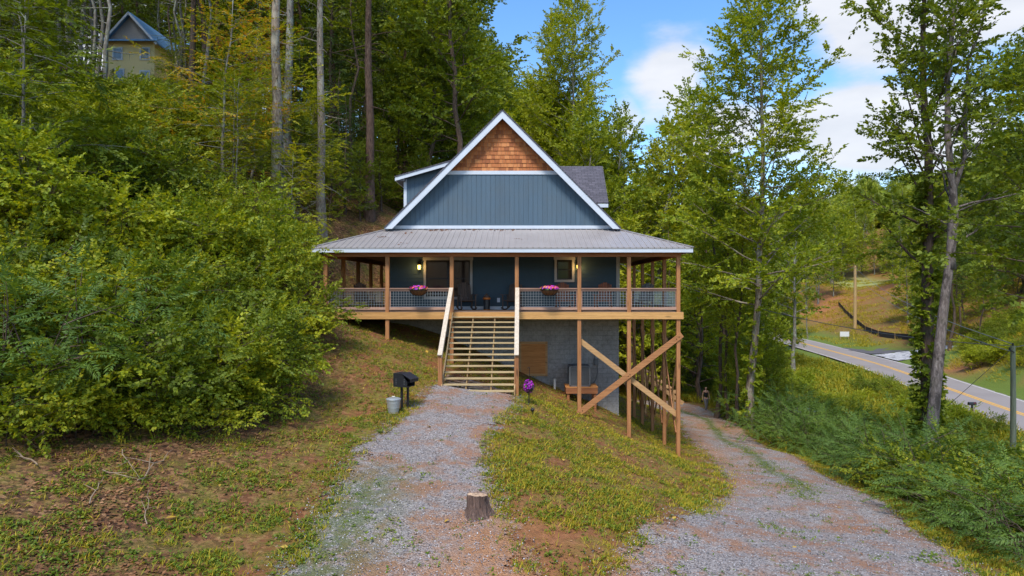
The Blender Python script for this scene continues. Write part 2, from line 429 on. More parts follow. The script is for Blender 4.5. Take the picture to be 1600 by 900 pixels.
def gravel_sheet(name, which, x0, x1, y0, y1, step, label):
    X, Y = np.meshgrid(np.arange(x0, x1, step), np.arange(y0, y1, step))
    a, b = grav(X, Y); s = a if which == 'p' else b
    Z = height(X, Y) + (.03 if which == 'd' else .036)
    Z = np.where(s < 0, Z - .03 * np.clip(-s / .3, 0, 1), Z)
    idx = np.arange(X.size).reshape(X.shape)
    keep = (s[:-1, :-1] > -.5) & (s[1:, 1:] > -.5) & (s[:-1, 1:] > -.5) & (s[1:, :-1] > -.5)
    f = np.stack([idx[:-1, :-1], idx[:-1, 1:], idx[1:, 1:], idx[1:, :-1]], -1)[keep]
    used = np.unique(f); rm = np.full(X.size, -1); rm[used] = np.arange(len(used))
    me = np_mesh(name, np.stack([X, Y, Z], -1).reshape(-1, 3)[used], rm[f], M_GRAVEL, True)
    edge = np.clip((s + .55) / 1.1, 0, 1.2)
    wash = np.clip(1.5 * np.exp(-(((X + .35 - .18 * (Y - 9.5)) / .95) ** 2 + ((Y - 9.8) / 1.9) ** 2)), 0, 1)
    lc = line_dist(X, Y, _DV); 
    strip = np.exp(-(lc[0].reshape(X.shape) / .28) ** 2) * sstep(16, 19, Y) * (1 - sstep(43, 45, Y)) if which == 'd' else X * 0
    if which == 'd':
        wash = np.maximum(wash, .9 * np.exp(-(((X - 10.9) / 1.5) ** 2 + ((Y - 35) / 2.6) ** 2)))
        wash = np.maximum(wash, .75 * np.exp(-((s - .25) / .45) ** 2) * sstep(16, 19, Y) * (lc[2].reshape(X.shape) > 0) * (1 - sstep(30, 36, Y)))
    else:
        strip = np.maximum(strip, .8 * np.exp(-(((X + 3.0) / .8) ** 2)) * (1 - sstep(12, 14.5, Y)))
    for nm, ar in (('edge', edge), ('wash', wash), ('strip', strip)):
        at = me.attributes.new(nm, 'FLOAT', 'POINT'); at.data.foreach_set('value', ar.ravel()[used].astype(np.float32))
    tag(link(name, me), label, kind='structure')
gravel_sheet('gravel_path', 'p', -6, 3, -6, 23, .14, 'grey gravel path leading up to the wooden stairs')
gravel_sheet('driveway', 'd', -4, 15, -8, 54, .16, 'grey gravel driveway curving down past the deck posts')

# ---- paved road with markings
def ribbon(name, L, offs0, offs1, lift, mat, label, i0=0, i1=None, nacross=2):
    P_ = L[i0:i1, :2]; d = nrm(np.gradient(P_, axis=0)); nn = np.c_[d[:, 1], -d[:, 0]]
    us = np.linspace(offs0, offs1, nacross)
    rz = np.interp(np.arange(len(L))[i0:i1], [0, 100, 200, 288], [-9.9, -9.72, -9.5, -8.5])
    vs = []
    for u in us: vs.append(np.c_[P_ + nn * u, rz + lift])
    vs = np.stack(vs, 1); m = len(P_); idx = np.arange(m * nacross).reshape(m, nacross)
    f = np.stack([idx[:-1, :-1], idx[:-1, 1:], idx[1:, 1:], idx[1:, :-1]], -1).reshape(-1, 4)
    o = link(name, np_mesh(name, vs.reshape(-1, 3), f, mat, True)); tag(o, label, kind='structure'); return o
a = NT('asphalt'); P = a.pos()
ac = a.mix(a.noise(.35, 5, .6, P), (.25, .215, .20), (.36, .31, .29)); ac = a.mix(a.ramp(a.noise(30, 3, .6, P), [(.4, .0), (.8, .5)]), ac, (.2, .18, .17))
M_ASPH = a.done(a.bsdf(ac, .85, a.bump(a.noise(60, 3, .6, P), .4, .01)))
def paint(name, col):
    a = NT(name); P = a.pos()
    return a.done(a.bsdf(a.mix(a.ramp(a.noise(4, 6, .7, P), [(.4, .0), (.7, .5)]), col, (.3, .26, .24)), .7))
M_YEL = paint('road_paint_yellow', (.85, .42, .01)); M_WHT = paint('road_paint_white', (.72, .7, .66))
ribbon('road', _RD, -3.5, 3.5, .03, M_ASPH, 'paved two lane road passing below the hill', 0, 280, 3)
ribbon('road_marking', _RD, -.27, -.07, .036, M_YEL, 'yellow centre line of the road', 0, 280)
ribbon('road_marking', _RD, .07, .27, .036, M_YEL, 'yellow centre line of the road', 0, 280)
ribbon('road_marking', _RD, -3.25, -3.12, .036, M_WHT, 'white edge line on the house side of the road', 0, 280)
ribbon('road_marking', _RD, 3.12, 3.25, .036, M_WHT, 'white edge line on the far side of the road', 0, 280)
# side road of darker asphalt and pale rock apron
def patch(name, poly, step, lift, mat, label):
    poly = np.array(poly, float)
    X, Y = np.meshgrid(np.arange(poly[:, 0].min(), poly[:, 0].max(), step), np.arange(poly[:, 1].min(), poly[:, 1].max(), step))
    ins = np.zeros(X.shape, bool); j = len(poly) - 1
    for i in range(len(poly)):
        c = ((poly[i, 1] > Y) != (poly[j, 1] > Y)) & (X < (poly[j, 0] - poly[i, 0]) * (Y - poly[i, 1]) / (poly[j, 1] - poly[i, 1] + 1e-9) + poly[i, 0])
        ins ^= c; j = i
    Z = height(X, Y) + lift; idx = np.arange(X.size).reshape(X.shape)
    keep = ins[:-1, :-1] & ins[1:, 1:] & ins[:-1, 1:] & ins[1:, :-1]
    f = np.stack([idx[:-1, :-1], idx[:-1, 1:], idx[1:, 1:], idx[1:, :-1]], -1)[keep]
    used = np.unique(f); rm = np.full(X.size, -1); rm[used] = np.arange(len(used))
    o = link(name, np_mesh(name, np.stack([X, Y, Z], -1).reshape(-1, 3)[used], rm[f], mat, True)); tag(o, label, kind='structure')
M_ASPH2 = m_plain('dark_asphalt', (.12, .11, .115), .85, .3, .5, .3)
patch('side_road', [(49.6, 92), (50.3, 102), (55, 101.5), (60, 98), (60, 93.2)], .5, .06, M_ASPH2, 'dark asphalt side road joining the far side of the road')
rk = NT('pale_rock'); P = rk.pos(); vo = rk.new('ShaderNodeTexVoronoi', {'Vector': P, 'Scale': 2.2})
rc = rk.mix(rk.new('ShaderNodeSeparateColor', {'Color': vo.outputs['Color']}).outputs[0], (.25, .24, .25), (.6, .59, .6))
M_ROCK = rk.done(rk.bsdf(rc, .85, rk.bump(vo.outputs['Distance'], .9, .25)))
patch('rock_apron', [(49.0, 84), (49.8, 91.5), (60, 93), (60, 87), (54, 84)], .4, .1, M_ROCK, 'pale grey rock apron beside the side road')

# ---------------------------------------------------------------- light, sky
SUN_EL, SUN_AZ = radians(56), radians(196)       # azimuth clockwise from +Y: the sun stands behind the camera, slightly left
w = bpy.data.worlds.new('World'); SC.world = w; w.use_nodes = True
t = w.node_tree; t.nodes.clear(); L_ = t.links
def N(ty, **kw):
    nd = t.nodes.new(ty)
    for k, v in kw.items(): setattr(nd, k, v)
    return nd
out = N('ShaderNodeOutputWorld'); bg = N('ShaderNodeBackground')
sky = N('ShaderNodeTexSky', sky_type='NISHITA', sun_disc=False, sun_elevation=SUN_EL, sun_rotation=SUN_AZ, altitude=300, air_density=1.0, dust_density=.2, ozone_density=1.6)
tc = N('ShaderNodeTexCoord'); vn = tc.outputs['Generated']
def wm(op, a, b=0.0, clamp=False):
    nd = N('ShaderNodeMath', operation=op, use_clamp=clamp)
    for i, x in enumerate((a, b)):
        if isinstance(x, bpy.types.NodeSocket): L_.new(x, nd.inputs[i])
        else: nd.inputs[i].default_value = x
    return nd.outputs[0]
mp = N('ShaderNodeMapping'); mp.inputs['Scale'].default_value = (1, 1, 2.6); L_.new(vn, mp.inputs['Vector'])
nz = N('ShaderNodeTexNoise'); nz.inputs['Scale'].default_value = 3.4; nz.inputs['Detail'].default_value = 8; nz.inputs['Roughness'].default_value = .55; L_.new(mp.outputs[0], nz.inputs['Vector'])
nb = N('ShaderNodeTexNoise'); nb.inputs['Scale'].default_value = 9; nb.inputs['Detail'].default_value = 6; L_.new(mp.outputs[0], nb.inputs['Vector'])
# cloud banks standing in given directions (x, y, z, cosine radius)
tot = None
for (cx_, cy_, cz_, rad, amp) in ((.235, 1, .33, .10, .95), (.16, 1, .275, .06, .6), (.56, 1, .42, .13, 1.0), (.70, 1, .46, .14, .9), (.54, 1, .25, .12, 1.0), (.66, 1, .24, .11, .95), (.50, 1, .15, .10, .55), (.30, 1, .24, .10, .75), (.42, 1, .24, .08, .6), (-.7, 1, .35, .4, .6), (1.3, 1, .3, .4, .6), (.0, -1, .5, .7, .7), (-1, -.3, .6, .6, .6), (1, -.5, .8, .5, .6)):
    c = nrm([cx_, cy_, cz_])
    dn = N('ShaderNodeVectorMath', operation='DISTANCE'); L_.new(vn, dn.inputs[0]); dn.inputs[1].default_value = tuple(c)
    q = wm('MULTIPLY', wm('SUBTRACT', 1.0, wm('DIVIDE', dn.outputs['Value'], rad), True), amp * 1.3)
    tot = q if tot is None else wm('MAXIMUM', tot, q)
fld = wm('ADD', tot, wm('MULTIPLY', wm('SUBTRACT', nz.outputs['Fac'], .52), 2.1))
fld = wm('ADD', fld, wm('MULTIPLY', wm('SUBTRACT', nb.outputs['Fac'], .5), .5))
mask = N('ShaderNodeMapRange', interpolation_type='SMOOTHSTEP'); mask.inputs['From Min'].default_value = .18; mask.inputs['From Max'].default_value = .72; L_.new(fld, mask.inputs['Value'])
ccol = N('ShaderNodeMix', data_type='RGBA'); L_.new(nb.outputs['Fac'], ccol.inputs[0]); ccol.inputs[6].default_value = (2.3, 2.45, 2.75, 1); ccol.inputs[7].default_value = (3.9, 3.9, 4.0, 1)
mixc = N('ShaderNodeMix', data_type='RGBA'); L_.new(wm('MULTIPLY', mask.outputs[0], .93), mixc.inputs[0]); hs = N('ShaderNodeHueSaturation'); hs.inputs['Saturation'].default_value = 1.22; hs.inputs['Value'].default_value = 1.0; L_.new(sky.outputs[0], hs.inputs['Color']); L_.new(hs.outputs[0], mixc.inputs[6]); L_.new(ccol.outputs[2], mixc.inputs[7])
L_.new(mixc.outputs[2], bg.inputs['Color']); bg.inputs['Strength'].default_value = .15
L_.new(bg.outputs[0], out.inputs['Surface'])
w.cycles.sampling_method = 'MANUAL'; w.cycles.sample_map_resolution = 512
sd = bpy.data.lights.new('sun', 'SUN'); sd.energy = 2.25; sd.angle = radians(15); sd.color = (1, .95, .87)
so = bpy.data.objects.new('sun', sd); COL.objects.link(so)
sv = V(sin(SUN_AZ) * cos(SUN_EL), cos(SUN_AZ) * cos(SUN_EL), sin(SUN_EL))
from mathutils import Vector
so.rotation_euler = Vector(sv).to_track_quat('Z', 'Y').to_euler()
so.location = (0, -20, 40)
SC.view_settings.view_transform = 'Standard'; SC.view_settings.look = 'None'; SC.view_settings.exposure = .88; SC.view_settings.gamma = 1
SC.cycles.use_denoising = True
try: SC.cycles.denoiser = 'OPENIMAGEDENOISE'
except Exception: pass
SC.cycles.max_bounces = 7; SC.cycles.transparent_max_bounces = 12; SC.cycles.diffuse_bounces = 3; SC.cycles.glossy_bounces = 3; SC.cycles.transmission_bounces = 3
SC.cycles.sample_clamp_indirect = 6
# ---------------------------------------------------------------- materials of the house
M_POST = {a: m_wood('cedar_post_' + a, (.24, .092, .030), (.46, .205, .075), a) for a in 'xyz'}
M_BEAM = m_wood('brown_beam', (.22, .075, .026), (.40, .155, .055), 'x')
M_BEAMY = m_wood('brown_beam_side', (.22, .075, .026), (.40, .155, .055), 'y')
M_RIM = m_wood('yellow_pine', (.42, .20, .055), (.66, .36, .12), 'x')
M_RIMY = m_wood('yellow_pine_side', (.42, .20, .055), (.66, .36, .12), 'y')
M_RAIL = m_wood('weathered_rail', (.27, .15, .10), (.48, .29, .21), 'x', False)
M_RAILY = m_wood('weathered_rail_side', (.27, .15, .10), (.48, .29, .21), 'y', False)
M_HAND = m_wood('pale_handrail', (.50, .40, .29), (.74, .62, .48), 'y', False)
M_TREAD = m_wood('stair_tread', (.30, .21, .10), (.52, .39, .20), 'x', False)
M_STR = m_wood('stair_stringer', (.34, .21, .09), (.52, .35, .17), 'y')
M_DECK = m_wood('deck_boards', (.16, .10, .07), (.30, .20, .14), 'x', False)
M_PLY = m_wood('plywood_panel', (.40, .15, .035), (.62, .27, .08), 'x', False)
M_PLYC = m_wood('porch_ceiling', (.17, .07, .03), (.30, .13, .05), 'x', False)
M_BRACE = m_wood('brace_board', (.34, .18, .075), (.56, .33, .14), 'x')
M_WHITE = m_plain('white_trim', (.60, .65, .72), .55, .12, 2.2, .06)
M_GTRIM = m_plain('grey_trim', (.36, .35, .34), .6, .08, 3, .04)
M_WIRE = m_plain('galvanised_wire', (.42, .46, .48), .4, .1, 8, .05, .6)
M_DARKMETAL = m_plain('black_metal', (.022, .022, .025), .45, .3, 10, .1, .6)
def mk_siding(name, col):
    m = NT(name); v = m.pos(); n = m.noise(1.6, 6, .65, m.mapping(v, (3.2, 3.2, .28))); n2 = m.noise(.9, 5, .6, v); n3 = m.noise(40, 3, .6, v)
    c = m.mix(n, tuple(x * .72 for x in col), tuple(x * 1.18 for x in col)); c = m.mix(m.ramp(n2, [(.45, 0.0), (.75, .4)]), c, (.10, .125, .14)); c = m.mix(m.math('MULTIPLY', n3, .25), c, tuple(x * .5 for x in col))
    return m.done(m.bsdf(c, .7, m.bump(n3, .2, .01)))
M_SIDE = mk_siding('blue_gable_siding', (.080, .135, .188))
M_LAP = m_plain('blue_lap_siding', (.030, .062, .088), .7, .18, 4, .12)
def mk_shake():
    m = NT('cedar_shakes'); v = m.pos(); isl = m.island()
    g = m.noise(5, 5, .6, m.mapping(v, (9, 9, .7)), .4)
    c = m.ramp(m.math('ADD', m.math('MULTIPLY', g, .6), m.math('MULTIPLY', isl, .42)), [(.28, (.26, .075, .020)), (.5, (.45, .145, .038)), (.75, (.60, .24, .08))])
    return m.done(m.bsdf(c, .75, m.bump(g, .3, .01)))
M_SHAKE = mk_shake()
def mk_shingle():
    m = NT('roof_shingles'); v = m.obj()
    uv = m.attr_vec = m.new('ShaderNodeAttribute', attribute_name='ruv').outputs['Vector']
    b = m.new('ShaderNodeTexBrick', {'Vector': uv, 'Scale': 1.0, 'Brick Width': .30, 'Row Height': .14, 'Mortar Size': .012, 'Mortar Smooth': .2, 'Bias': 0.0, 'Color1': (.055, .052, .066, 1), 'Color2': (.12, .11, .135, 1), 'Mortar': (.018, .018, .022, 1)})
    n = m.noise(26, 4, .7, uv); n2 = m.noise(1.2, 4, .6, uv)
    c = m.mix(m.math('MULTIPLY', n, .5), b.outputs['Color'], (.16, .145, .17))
    c = m.mix(m.ramp(n2, [(.4, 0.0), (.7, .35)]), c, (.05, .048, .06))
    return m.done(m.bsdf(c, .9, m.bump(m.math('ADD', m.math('MULTIPLY', b.outputs['Fac'], -.7), m.math('MULTIPLY', n, .5)), .6, .02)))
M_SHIN = mk_shingle()
def mk_metalroof():
    m = NT('metal_porch_roof'); v = m.pos()
    n = m.noise(1.1, 5, .6, v); n2 = m.noise(7, 5, .65, m.mapping(v, (1, .35, 1)))
    c = m.mix(n, (.33, .295, .28), (.44, .40, .385)); c = m.mix(m.ramp(n2, [(.52, 0.0), (.8, .4)]), c, (.27, .23, .20))
    return m.done(m.bsdf(c, .42, m.bump(n2, .08, .01), Metallic=.15))
M_MROOF = mk_metalroof()
def mk_found():
    m = NT('block_foundation'); v = m.pos()
    vx = m.mapping(v, (1, 1, 1), (pi / 2, 0, 0))
    b = m.new('ShaderNodeTexBrick', {'Vector': vx, 'Scale': 1.0, 'Brick Width': .40, 'Row Height': .20, 'Mortar Size': .012, 'Mortar Smooth': .6, 'Color1': (.25, .245, .235, 1), 'Color2': (.31, .30, .29, 1), 'Mortar': (.17, .165, .16, 1)})
    n = m.noise(1.1, 6, .65, v); n2 = m.noise(9, 5, .7, v)
    c = m.mix(m.ramp(n, [(.35, 0.0), (.65, .75)]), b.outputs['Color'], (.38, .365, .35))
    c = m.mix(m.ramp(n2, [(.45, 0.0), (.7, .6)]), c, (.13, .125, .12))
    hh = m.math('ADD', m.math('MULTIPLY', b.outputs['Fac'], -.5), n2)
    return m.done(m.bsdf(c, .92, m.bump(hh, .6, .03)))
M_FND = mk_found()
def mk_glass(name, col, rough=.06):
    m = NT(name); v = m.pos(); n = m.noise(2.4, 3, .5, m.mapping(v, (3, 3, .4)))
    c = m.mix(n, tuple(x * .5 for x in col), col)
    return m.done(m.bsdf(c, rough, m.bump(m.noise(1.5, 2, .5, v), .03, .02), Specular_IOR_Level=.6))
M_GLASS = mk_glass('dark_window_glass', (.03, .028, .028))
def emis(name, col, s):
    m = NT(name); e = m.new('ShaderNodeEmission', {'Color': (*col, 1), 'Strength': s}); return m.done(e.outputs[0])
M_LAMP = emis('lamp_glass_lit', (1.0, .62, .12), 5.0)

HY0, HY1 = 27.04, 37.6          # house walls front / back
HX0, HX1 = -5.72, 4.08
DX0, DX1, DY0 = -7.62, 6.07, 24.6
ZD = -.91
house = thing('cabin', (-.82, 31, hz(-.82, 31)), 'blue gabled cabin with cedar shake peak and a wrap-around raised porch on tall wooden posts', 'house')
H = lambda mb, name, mat, par=None, **k: mb.build(name, mat, par or house, **k)

# foundation
mb = MB(); mb.box(HX0, HX1, HY0 + .002, HY1, -8, -1.0); H(mb, 'foundation_wall', M_FND)
# plywood access panel in it
mb = MB(); mb.box(-.06, 1.0, HY0 - .03, HY0 - .003, -3.64, -2.34); pa = H(mb, 'access_panel', M_PLY)
mb = MB()
for q in ((-.14, -.04, -3.72, -2.26), (.98, 1.07, -3.72, -2.26)): mb.box(q[0], q[1], HY0 - .045, HY0 - .003, q[2], q[3])
mb.box(-.04, .98, HY0 - .044, HY0 - .003, -2.36, -2.262); mb.box(-.04, .98, HY0 - .044, HY0 - .003, -3.718, -3.62)
H(mb, 'panel_frame', M_BRACE, pa)
# porch level walls with lap siding
mb = MB()
def lap(mb, x0, x1, y, z0, z1, ex=.17):
    z = z0
    while z < z1 - .01:
        t = min(z + ex, z1)
        mb.add([(x0, y - .022, z), (x1, y - .022, z), (x1, y - .006, t), (x0, y - .006, t), (x0, y, z), (x1, y, z)], [(0, 1, 2, 3), (4, 5, 1, 0)])
        z = t
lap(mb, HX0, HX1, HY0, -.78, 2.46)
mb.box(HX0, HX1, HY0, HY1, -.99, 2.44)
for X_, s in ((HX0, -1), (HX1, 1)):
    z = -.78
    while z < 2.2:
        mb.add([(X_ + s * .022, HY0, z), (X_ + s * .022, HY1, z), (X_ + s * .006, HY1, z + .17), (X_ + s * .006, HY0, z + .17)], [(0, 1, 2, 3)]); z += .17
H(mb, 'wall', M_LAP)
for X_ in (HX1 - .11, HX0 - .03):
    mb = MB(); mb.box(X_, X_ + .14, HY0 - .045, HY0 + .1, -.93, 2.3); H(mb, 'corner_trim', M_GTRIM)
mb = MB(); mb.box(HX0 + .11, HX1 - .11, HY0 - .04, HY0 - .001, -.93, -.775); H(mb, 'baseboard', M_WHITE)

# windows on the porch
def window(x0, x1, z0, z1, units, y=HY0):
    f = .10
    mb = MB(); mb.box(x0 - .03, x1 + .03, y - .06, y - .0, z1 - .13, z1); mb.box(x0, x0 + f, y - .055, y, z0, z1 - .131); mb.box(x1 - f, x1, y - .055, y, z0, z1 - .131); mb.box(x0 + f, x1 - f, y - .057, y, z0, z0 + .1)
    w_ = H(mb, 'window', M_GTRIM)
    ux = np.linspace(x0 + f, x1 - f, units + 1)
    for i in range(units):
        a, b = ux[i], ux[i + 1]
        sb = MB(); e = .05
        za, zb = z0 + .1, z1 - .131; zm = (za + zb) / 2
        sb.box(a, a + e, y - .045, y - .012, za, zb); sb.box(b - e, b, y - .045, y - .012, za, zb)
        for zz in (za, zb - e, zm - .02): sb.box(a + e, b - e, y - .043, y - .012, zz, zz + e)
        sb.build('sash', M_DARKMETAL, w_)
        gb = MB(); gb.box(a + e, b - e, y - .026, y - .02, za + e, zb - e); gb.build('pane', M_GLASS, w_)
    return w_
M_GLASS2 = mk_glass('warm_curtained_glass', (.13, .075, .055))
wA = window(-4.16, -2.10, -.48, 1.30, 2)
for o in kids(wA):
    if o.name.startswith('pane.'): pass
window(1.36, 2.20, .25, 1.32, 1)

# lit wall lamps
for lx in (-4.33, 2.36):
    lz = .86
    mb = MB(); mb.box(lx - .045, lx + .045, HY0 - .05, HY0 - .02, lz + .05, lz + .26); mb.tube([(lx, HY0 - .05, lz + .22), (lx, HY0 - .15, lz + .2)], .012, 6)
    mb.lathe((lx, HY0 - .15, lz), [(.02, .20), (.075, .12), (.08, .1), (.06, .1)], 8)
    mb.bar((lx, HY0 - .05, lz - .03), (lx, HY0 - .15, lz - .1), .012, .012)
    mb.lathe((lx, HY0 - .15, lz), [(.05, -.11), (.06, -.09), (.06, -.085)], 8)
    for k in range(4): mb.bar((lx + .066 * cos(k * pi / 2 + .78), HY0 - .15 + .066 * sin(k * pi / 2 + .78), lz - .1), (lx + .066 * cos(k * pi / 2 + .78), HY0 - .15 + .066 * sin(k * pi / 2 + .78), lz + .12), .008, .008)
    la = H(mb, 'porch_lamp', M_DARKMETAL)
    gb = MB(); gb.lathe((lx, HY0 - .15, lz), [(.045, -.08), (.062, .0), (.062, .1)], 8); gb.build('lamp_glass', M_LAMP, la)
    pl = bpy.data.lights.new('lamp_light', 'POINT'); pl.energy = 5; pl.color = (1, .6, .2); pl.shadow_soft_size = .05
    lo = bpy.data.objects.new('lamp_light', pl); COL.objects.link(lo); lo.location = (lx, HY0 - .32, lz)
mb = MB(); mb.box(-1.06, -.94, HY0 - .06, HY0 - .02, -.6, -.42); mb.box(-1.03, -.97, HY0 - .08, HY0 - .06, -.56, -.46); H(mb, 'outlet_cover', M_WHITE)

# porch deck
mb = MB()
y = DY0 - .03
while y < 36.2:
    if y < HY0 - .15: mb.box(DX0 - .06, DX1 + .06, y, y + .135, ZD - .035, ZD)
    else: mb.box(DX0 - .06, HX0 - .03, y, y + .135, ZD - .035, ZD); mb.box(HX1 + .03, DX1 + .06, y, y + .135, ZD - .035, ZD)
    y += .142
H(mb, 'deck_floor', M_DECK)
mb = MB(); mb.box(DX0 - .1, -2.78, DY0 - .125, DY0 - .08, -1.19, -.925); mb.box(-2.775, -.135, DY0 - .125, DY0 - .08, -1.19, -.925); mb.box(-.13, DX1 + .1, DY0 - .125, DY0 - .08, -1.19, -.925)
mb.box(DX0, DX1, DY0 + .08, DY0 + .12, -1.19, -.95)
H(mb, 'rim_beam', M_RIM)
for X_ in (DX0 - .1, DX1 + .055):
    mb = MB(); mb.box(X_, X_ + .045, DY0 - .079, 36.2, -1.19, -.925); H(mb, 'rim_beam', M_RIMY)
mb = MB(); x = DX0 + .3
while x < DX1:
    if x < HX0 or x > HX1: mb.box(x, x + .04, DY0 + .121, 36.1, -1.18, -.95)
    else: mb.box(x, x + .04, DY0 + .121, HY0 - .003, -1.18, -.95)
    x += .406
H(mb, 'deck_joists', M_STR)

# posts
PXS = [-7.55, -5.17, -2.71, -.2, 2.19, 4.1, 6.0]
def post(x, y, top=1.2, w_=.145):
    mb = MB(); b = hz(x, y) - .35
    j = (R.random() - .5) * .02
    mb.box(x - w_ / 2 + j, x + w_ / 2 + j, y - w_ / 2, y + w_ / 2, b, top); H(mb, 'post', M_POST['z'], bevel=.008)
for x in PXS: post(x, DY0)
SY = [DY0 + 2.44 * k for k in range(1, 5)]
for y in SY: post(6.0, y); post(-7.55, y)
# porch beams
mb = MB(); mb.box(DX0 - .02, DX1 + .02, DY0 - .075, DY0 + .07, 1.2, 1.39); H(mb, 'porch_beam', M_BEAM, bevel=.006)
for X_ in (-7.62, 5.93):
    mb = MB(); mb.box(X_, X_ + .14, DY0 + .071, 36.1, 1.2, 1.388); H(mb, 'porch_beam', M_BEAMY, bevel=.006)
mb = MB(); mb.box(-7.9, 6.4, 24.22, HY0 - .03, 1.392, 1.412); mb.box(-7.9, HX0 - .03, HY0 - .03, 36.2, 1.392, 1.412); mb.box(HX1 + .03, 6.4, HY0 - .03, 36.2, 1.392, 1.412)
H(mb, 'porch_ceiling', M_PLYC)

# porch roof: hipped, ribbed metal
EX0, EX1, EY0, EZ = -7.96, 6.45, 24.15, 1.53
TZ = 2.47
mb = MB()
A = (EX0, EY0, EZ); B = (EX1, EY0, EZ); C_ = (HX1, HY0, TZ); D_ = (HX0, HY0, TZ)
YB = 36.3
mb.add([A, B, C_, D_], [(0, 1, 2, 3)])
mb.add([B, (EX1, YB, EZ), (HX1, YB, TZ), C_], [(0, 1, 2, 3)]); mb.add([A, D_, (HX0, YB, TZ), (EX0, YB, EZ)], [(0, 1, 2, 3)])
th = .05
mb.add([(EX0, EY0, EZ - th), (EX1, EY0, EZ - th), (HX1, HY0, TZ - th), (HX0, HY0, TZ - th)], [(3, 2, 1, 0)])
mb.add([A, (EX0, EY0, EZ - th), (EX1, EY0, EZ - th), B], [(0, 1, 2, 3)])
# ribs on the front
def fpt(x, t):
    """point on the front slope at across x, t from eave 0 to wall 1"""
    return V(x, EY0 + (HY0 - EY0) * t, EZ + (TZ - EZ) * t)
x = EX0 + .12
while x < EX1 - .05:
    tl = (x - EX0) / (HX0 - EX0) if x < HX0 else ((EX1 - x) / (EX1 - HX1) if x > HX1 else 1)
    tl = min(1, tl) - .01
    if tl > .04:
        a_ = fpt(x, -.008); b_ = fpt(x, tl)
        for dx, w_, h_ in ((0, .034, .026), (.075, .012, .008), (.15, .012, .008)):
            if x + dx > EX1 - .3: continue
            mb.bar(a_ + V(dx, 0, h_ * .4), b_ + V(dx, 0, h_ * .4), w_, h_, (0, -.3, 1))
    x += .229
for X0_, X1_ in ((EX1, HX1), (EX0, HX0)):
    y = EY0 + .3
    while y < YB:
        t0 = min(1, (y - EY0) / (HY0 - EY0)) - .01
        mb.bar((X0_, y, EZ + .01), (X0_ + (X1_ - X0_) * t0, y, EZ + (TZ - EZ) * t0 + .01), .034, .026); y += .229
mr = H(mb, 'porch_roof', M_MROOF)
for p_, q_ in ((A, D_), (B, C_)):
    mb = MB(); mb.bar(V(*p_) + V(0, 0, .02), V(*q_) + V(0, 0, .02), .16, .03); H(mb, 'hip_cap', M_MROOF, mr)
mb = MB(); zt = EZ - th - .002
mb.box(EX0 - .0, EX1, EY0 + .012, EY0 + .05, 1.345, zt); H(mb, 'fascia', M_WHITE)
for X_ in (EX0 + .0, EX1 - .04):
    mb = MB(); mb.box(X_, X_ + .04, EY0 + .051, YB, 1.345, zt); H(mb, 'fascia', M_WHITE)
mb = MB(); mb.box(EX0 + .04, EX1 - .04, EY0 + .052, DY0 - .076, 1.36, 1.391); H(mb, 'soffit', M_PLYC)
# dead leaves caught on the roof
mb = MB()
for cx_, ct, n_ in ((-3.7, .92, 26), (-3.3, .93, 20), (-5.6, .55, 16), (-.85, .9, 8), (-4.7, .2, 6), (-.2, .45, 8), (-4.6, .75, 8), (-1.8, .95, 30)):
    for i in range(n_):
        q = fpt(cx_ + R.gauss(0, .16 if n_ < 30 else 1.2), min(.98, ct + R.gauss(0, .03))) + V(0, 0, .02)
        a_ = R.random() * 6.28; s_ = .03 + R.random() * .04
        u = V(cos(a_), sin(a_), .33 * sin(a_)) * s_; v_ = V(-sin(a_), cos(a_), .33 * cos(a_) + R.gauss(0, .3)) * s_ * .6
        mb.add([q - u, q + v_, q + u, q - v_], [(0, 1, 2, 3)])
M_DLEAF = m_plain('dead_leaves', (.20, .085, .035), .9, .5, 20, .1)
dl = H(mb, 'dead_leaves', M_DLEAF); dl['kind'] = 'stuff'

# gable wall
AX, AZ, GY0 = -.825, 7.42, 26.6
def rz_(x): return AZ - abs(x - AX)
GW = HY0 - .0
mb = MB()
mb.add([(AX - 4.9, GW, 2.40), (AX + 4.9, GW, 2.40), (AX, GW, AZ - .12)], [(0, 1, 2)])
# vertical boards
x = HX0 + .02
while x < HX1:
    w_ = .179
    xa, xb = x, min(x + w_, HX1)
    za, zb = rz_(xa) - .2, rz_(xb) - .2
    top = 4.80
    if min(za, zb) > 2.62:
        pts = [(xa, 2.62), (xb, 2.62), (xb, min(zb, top)), (xa, min(za, top))]
        mb.add([(p, GW - .018, q) for p, q in pts] + [(p, GW - .001, q) for p, q in pts], [(0, 1, 2, 3), (0, 4, 5, 1), (1, 5, 6, 2), (3, 2, 6, 7), (0, 3, 7, 4)])
    x += .199
H(mb, 'gable_wall', M_SIDE)
# cedar shakes
mb = MB(); z = 4.93; row = 0
while z < 7.1:
    zt_ = z + .178; half = AZ - .2 - z
    x = AX - half - R.random() * .1
    while x < AX + half:
        w_ = R.uniform(.09, .22); xa, xb = x + .004, x + w_ - .004
        xa = max(xa, AX - half); xb = min(xb, AX + half)
        if xb - xa > .03:
            lo = z - R.random() * .012; ht = lambda q: min(zt_ + .01, AZ - .2 - abs(q - AX))
            if ht(xa) > lo + .02 or ht(xb) > lo + .02:
                dd = .035 + R.random() * .012
                a1, b1 = max(lo + .005, ht(xa)), max(lo + .005, ht(xb))
                mb.add([(xa, GW - dd, lo), (xb, GW - dd, lo), (xb, GW - .014, b1), (xa, GW - .014, a1), (xa, GW, lo), (xb, GW, lo)], [(0, 1, 2, 3), (4, 5, 1, 0), (0, 3, 4), (1, 5, 2)])
        x += w_
    z = zt_ - .004; row += 1
H(mb, 'shake_gable', M_SHAKE)
mb = MB(); hb = AZ - .16 - 4.86
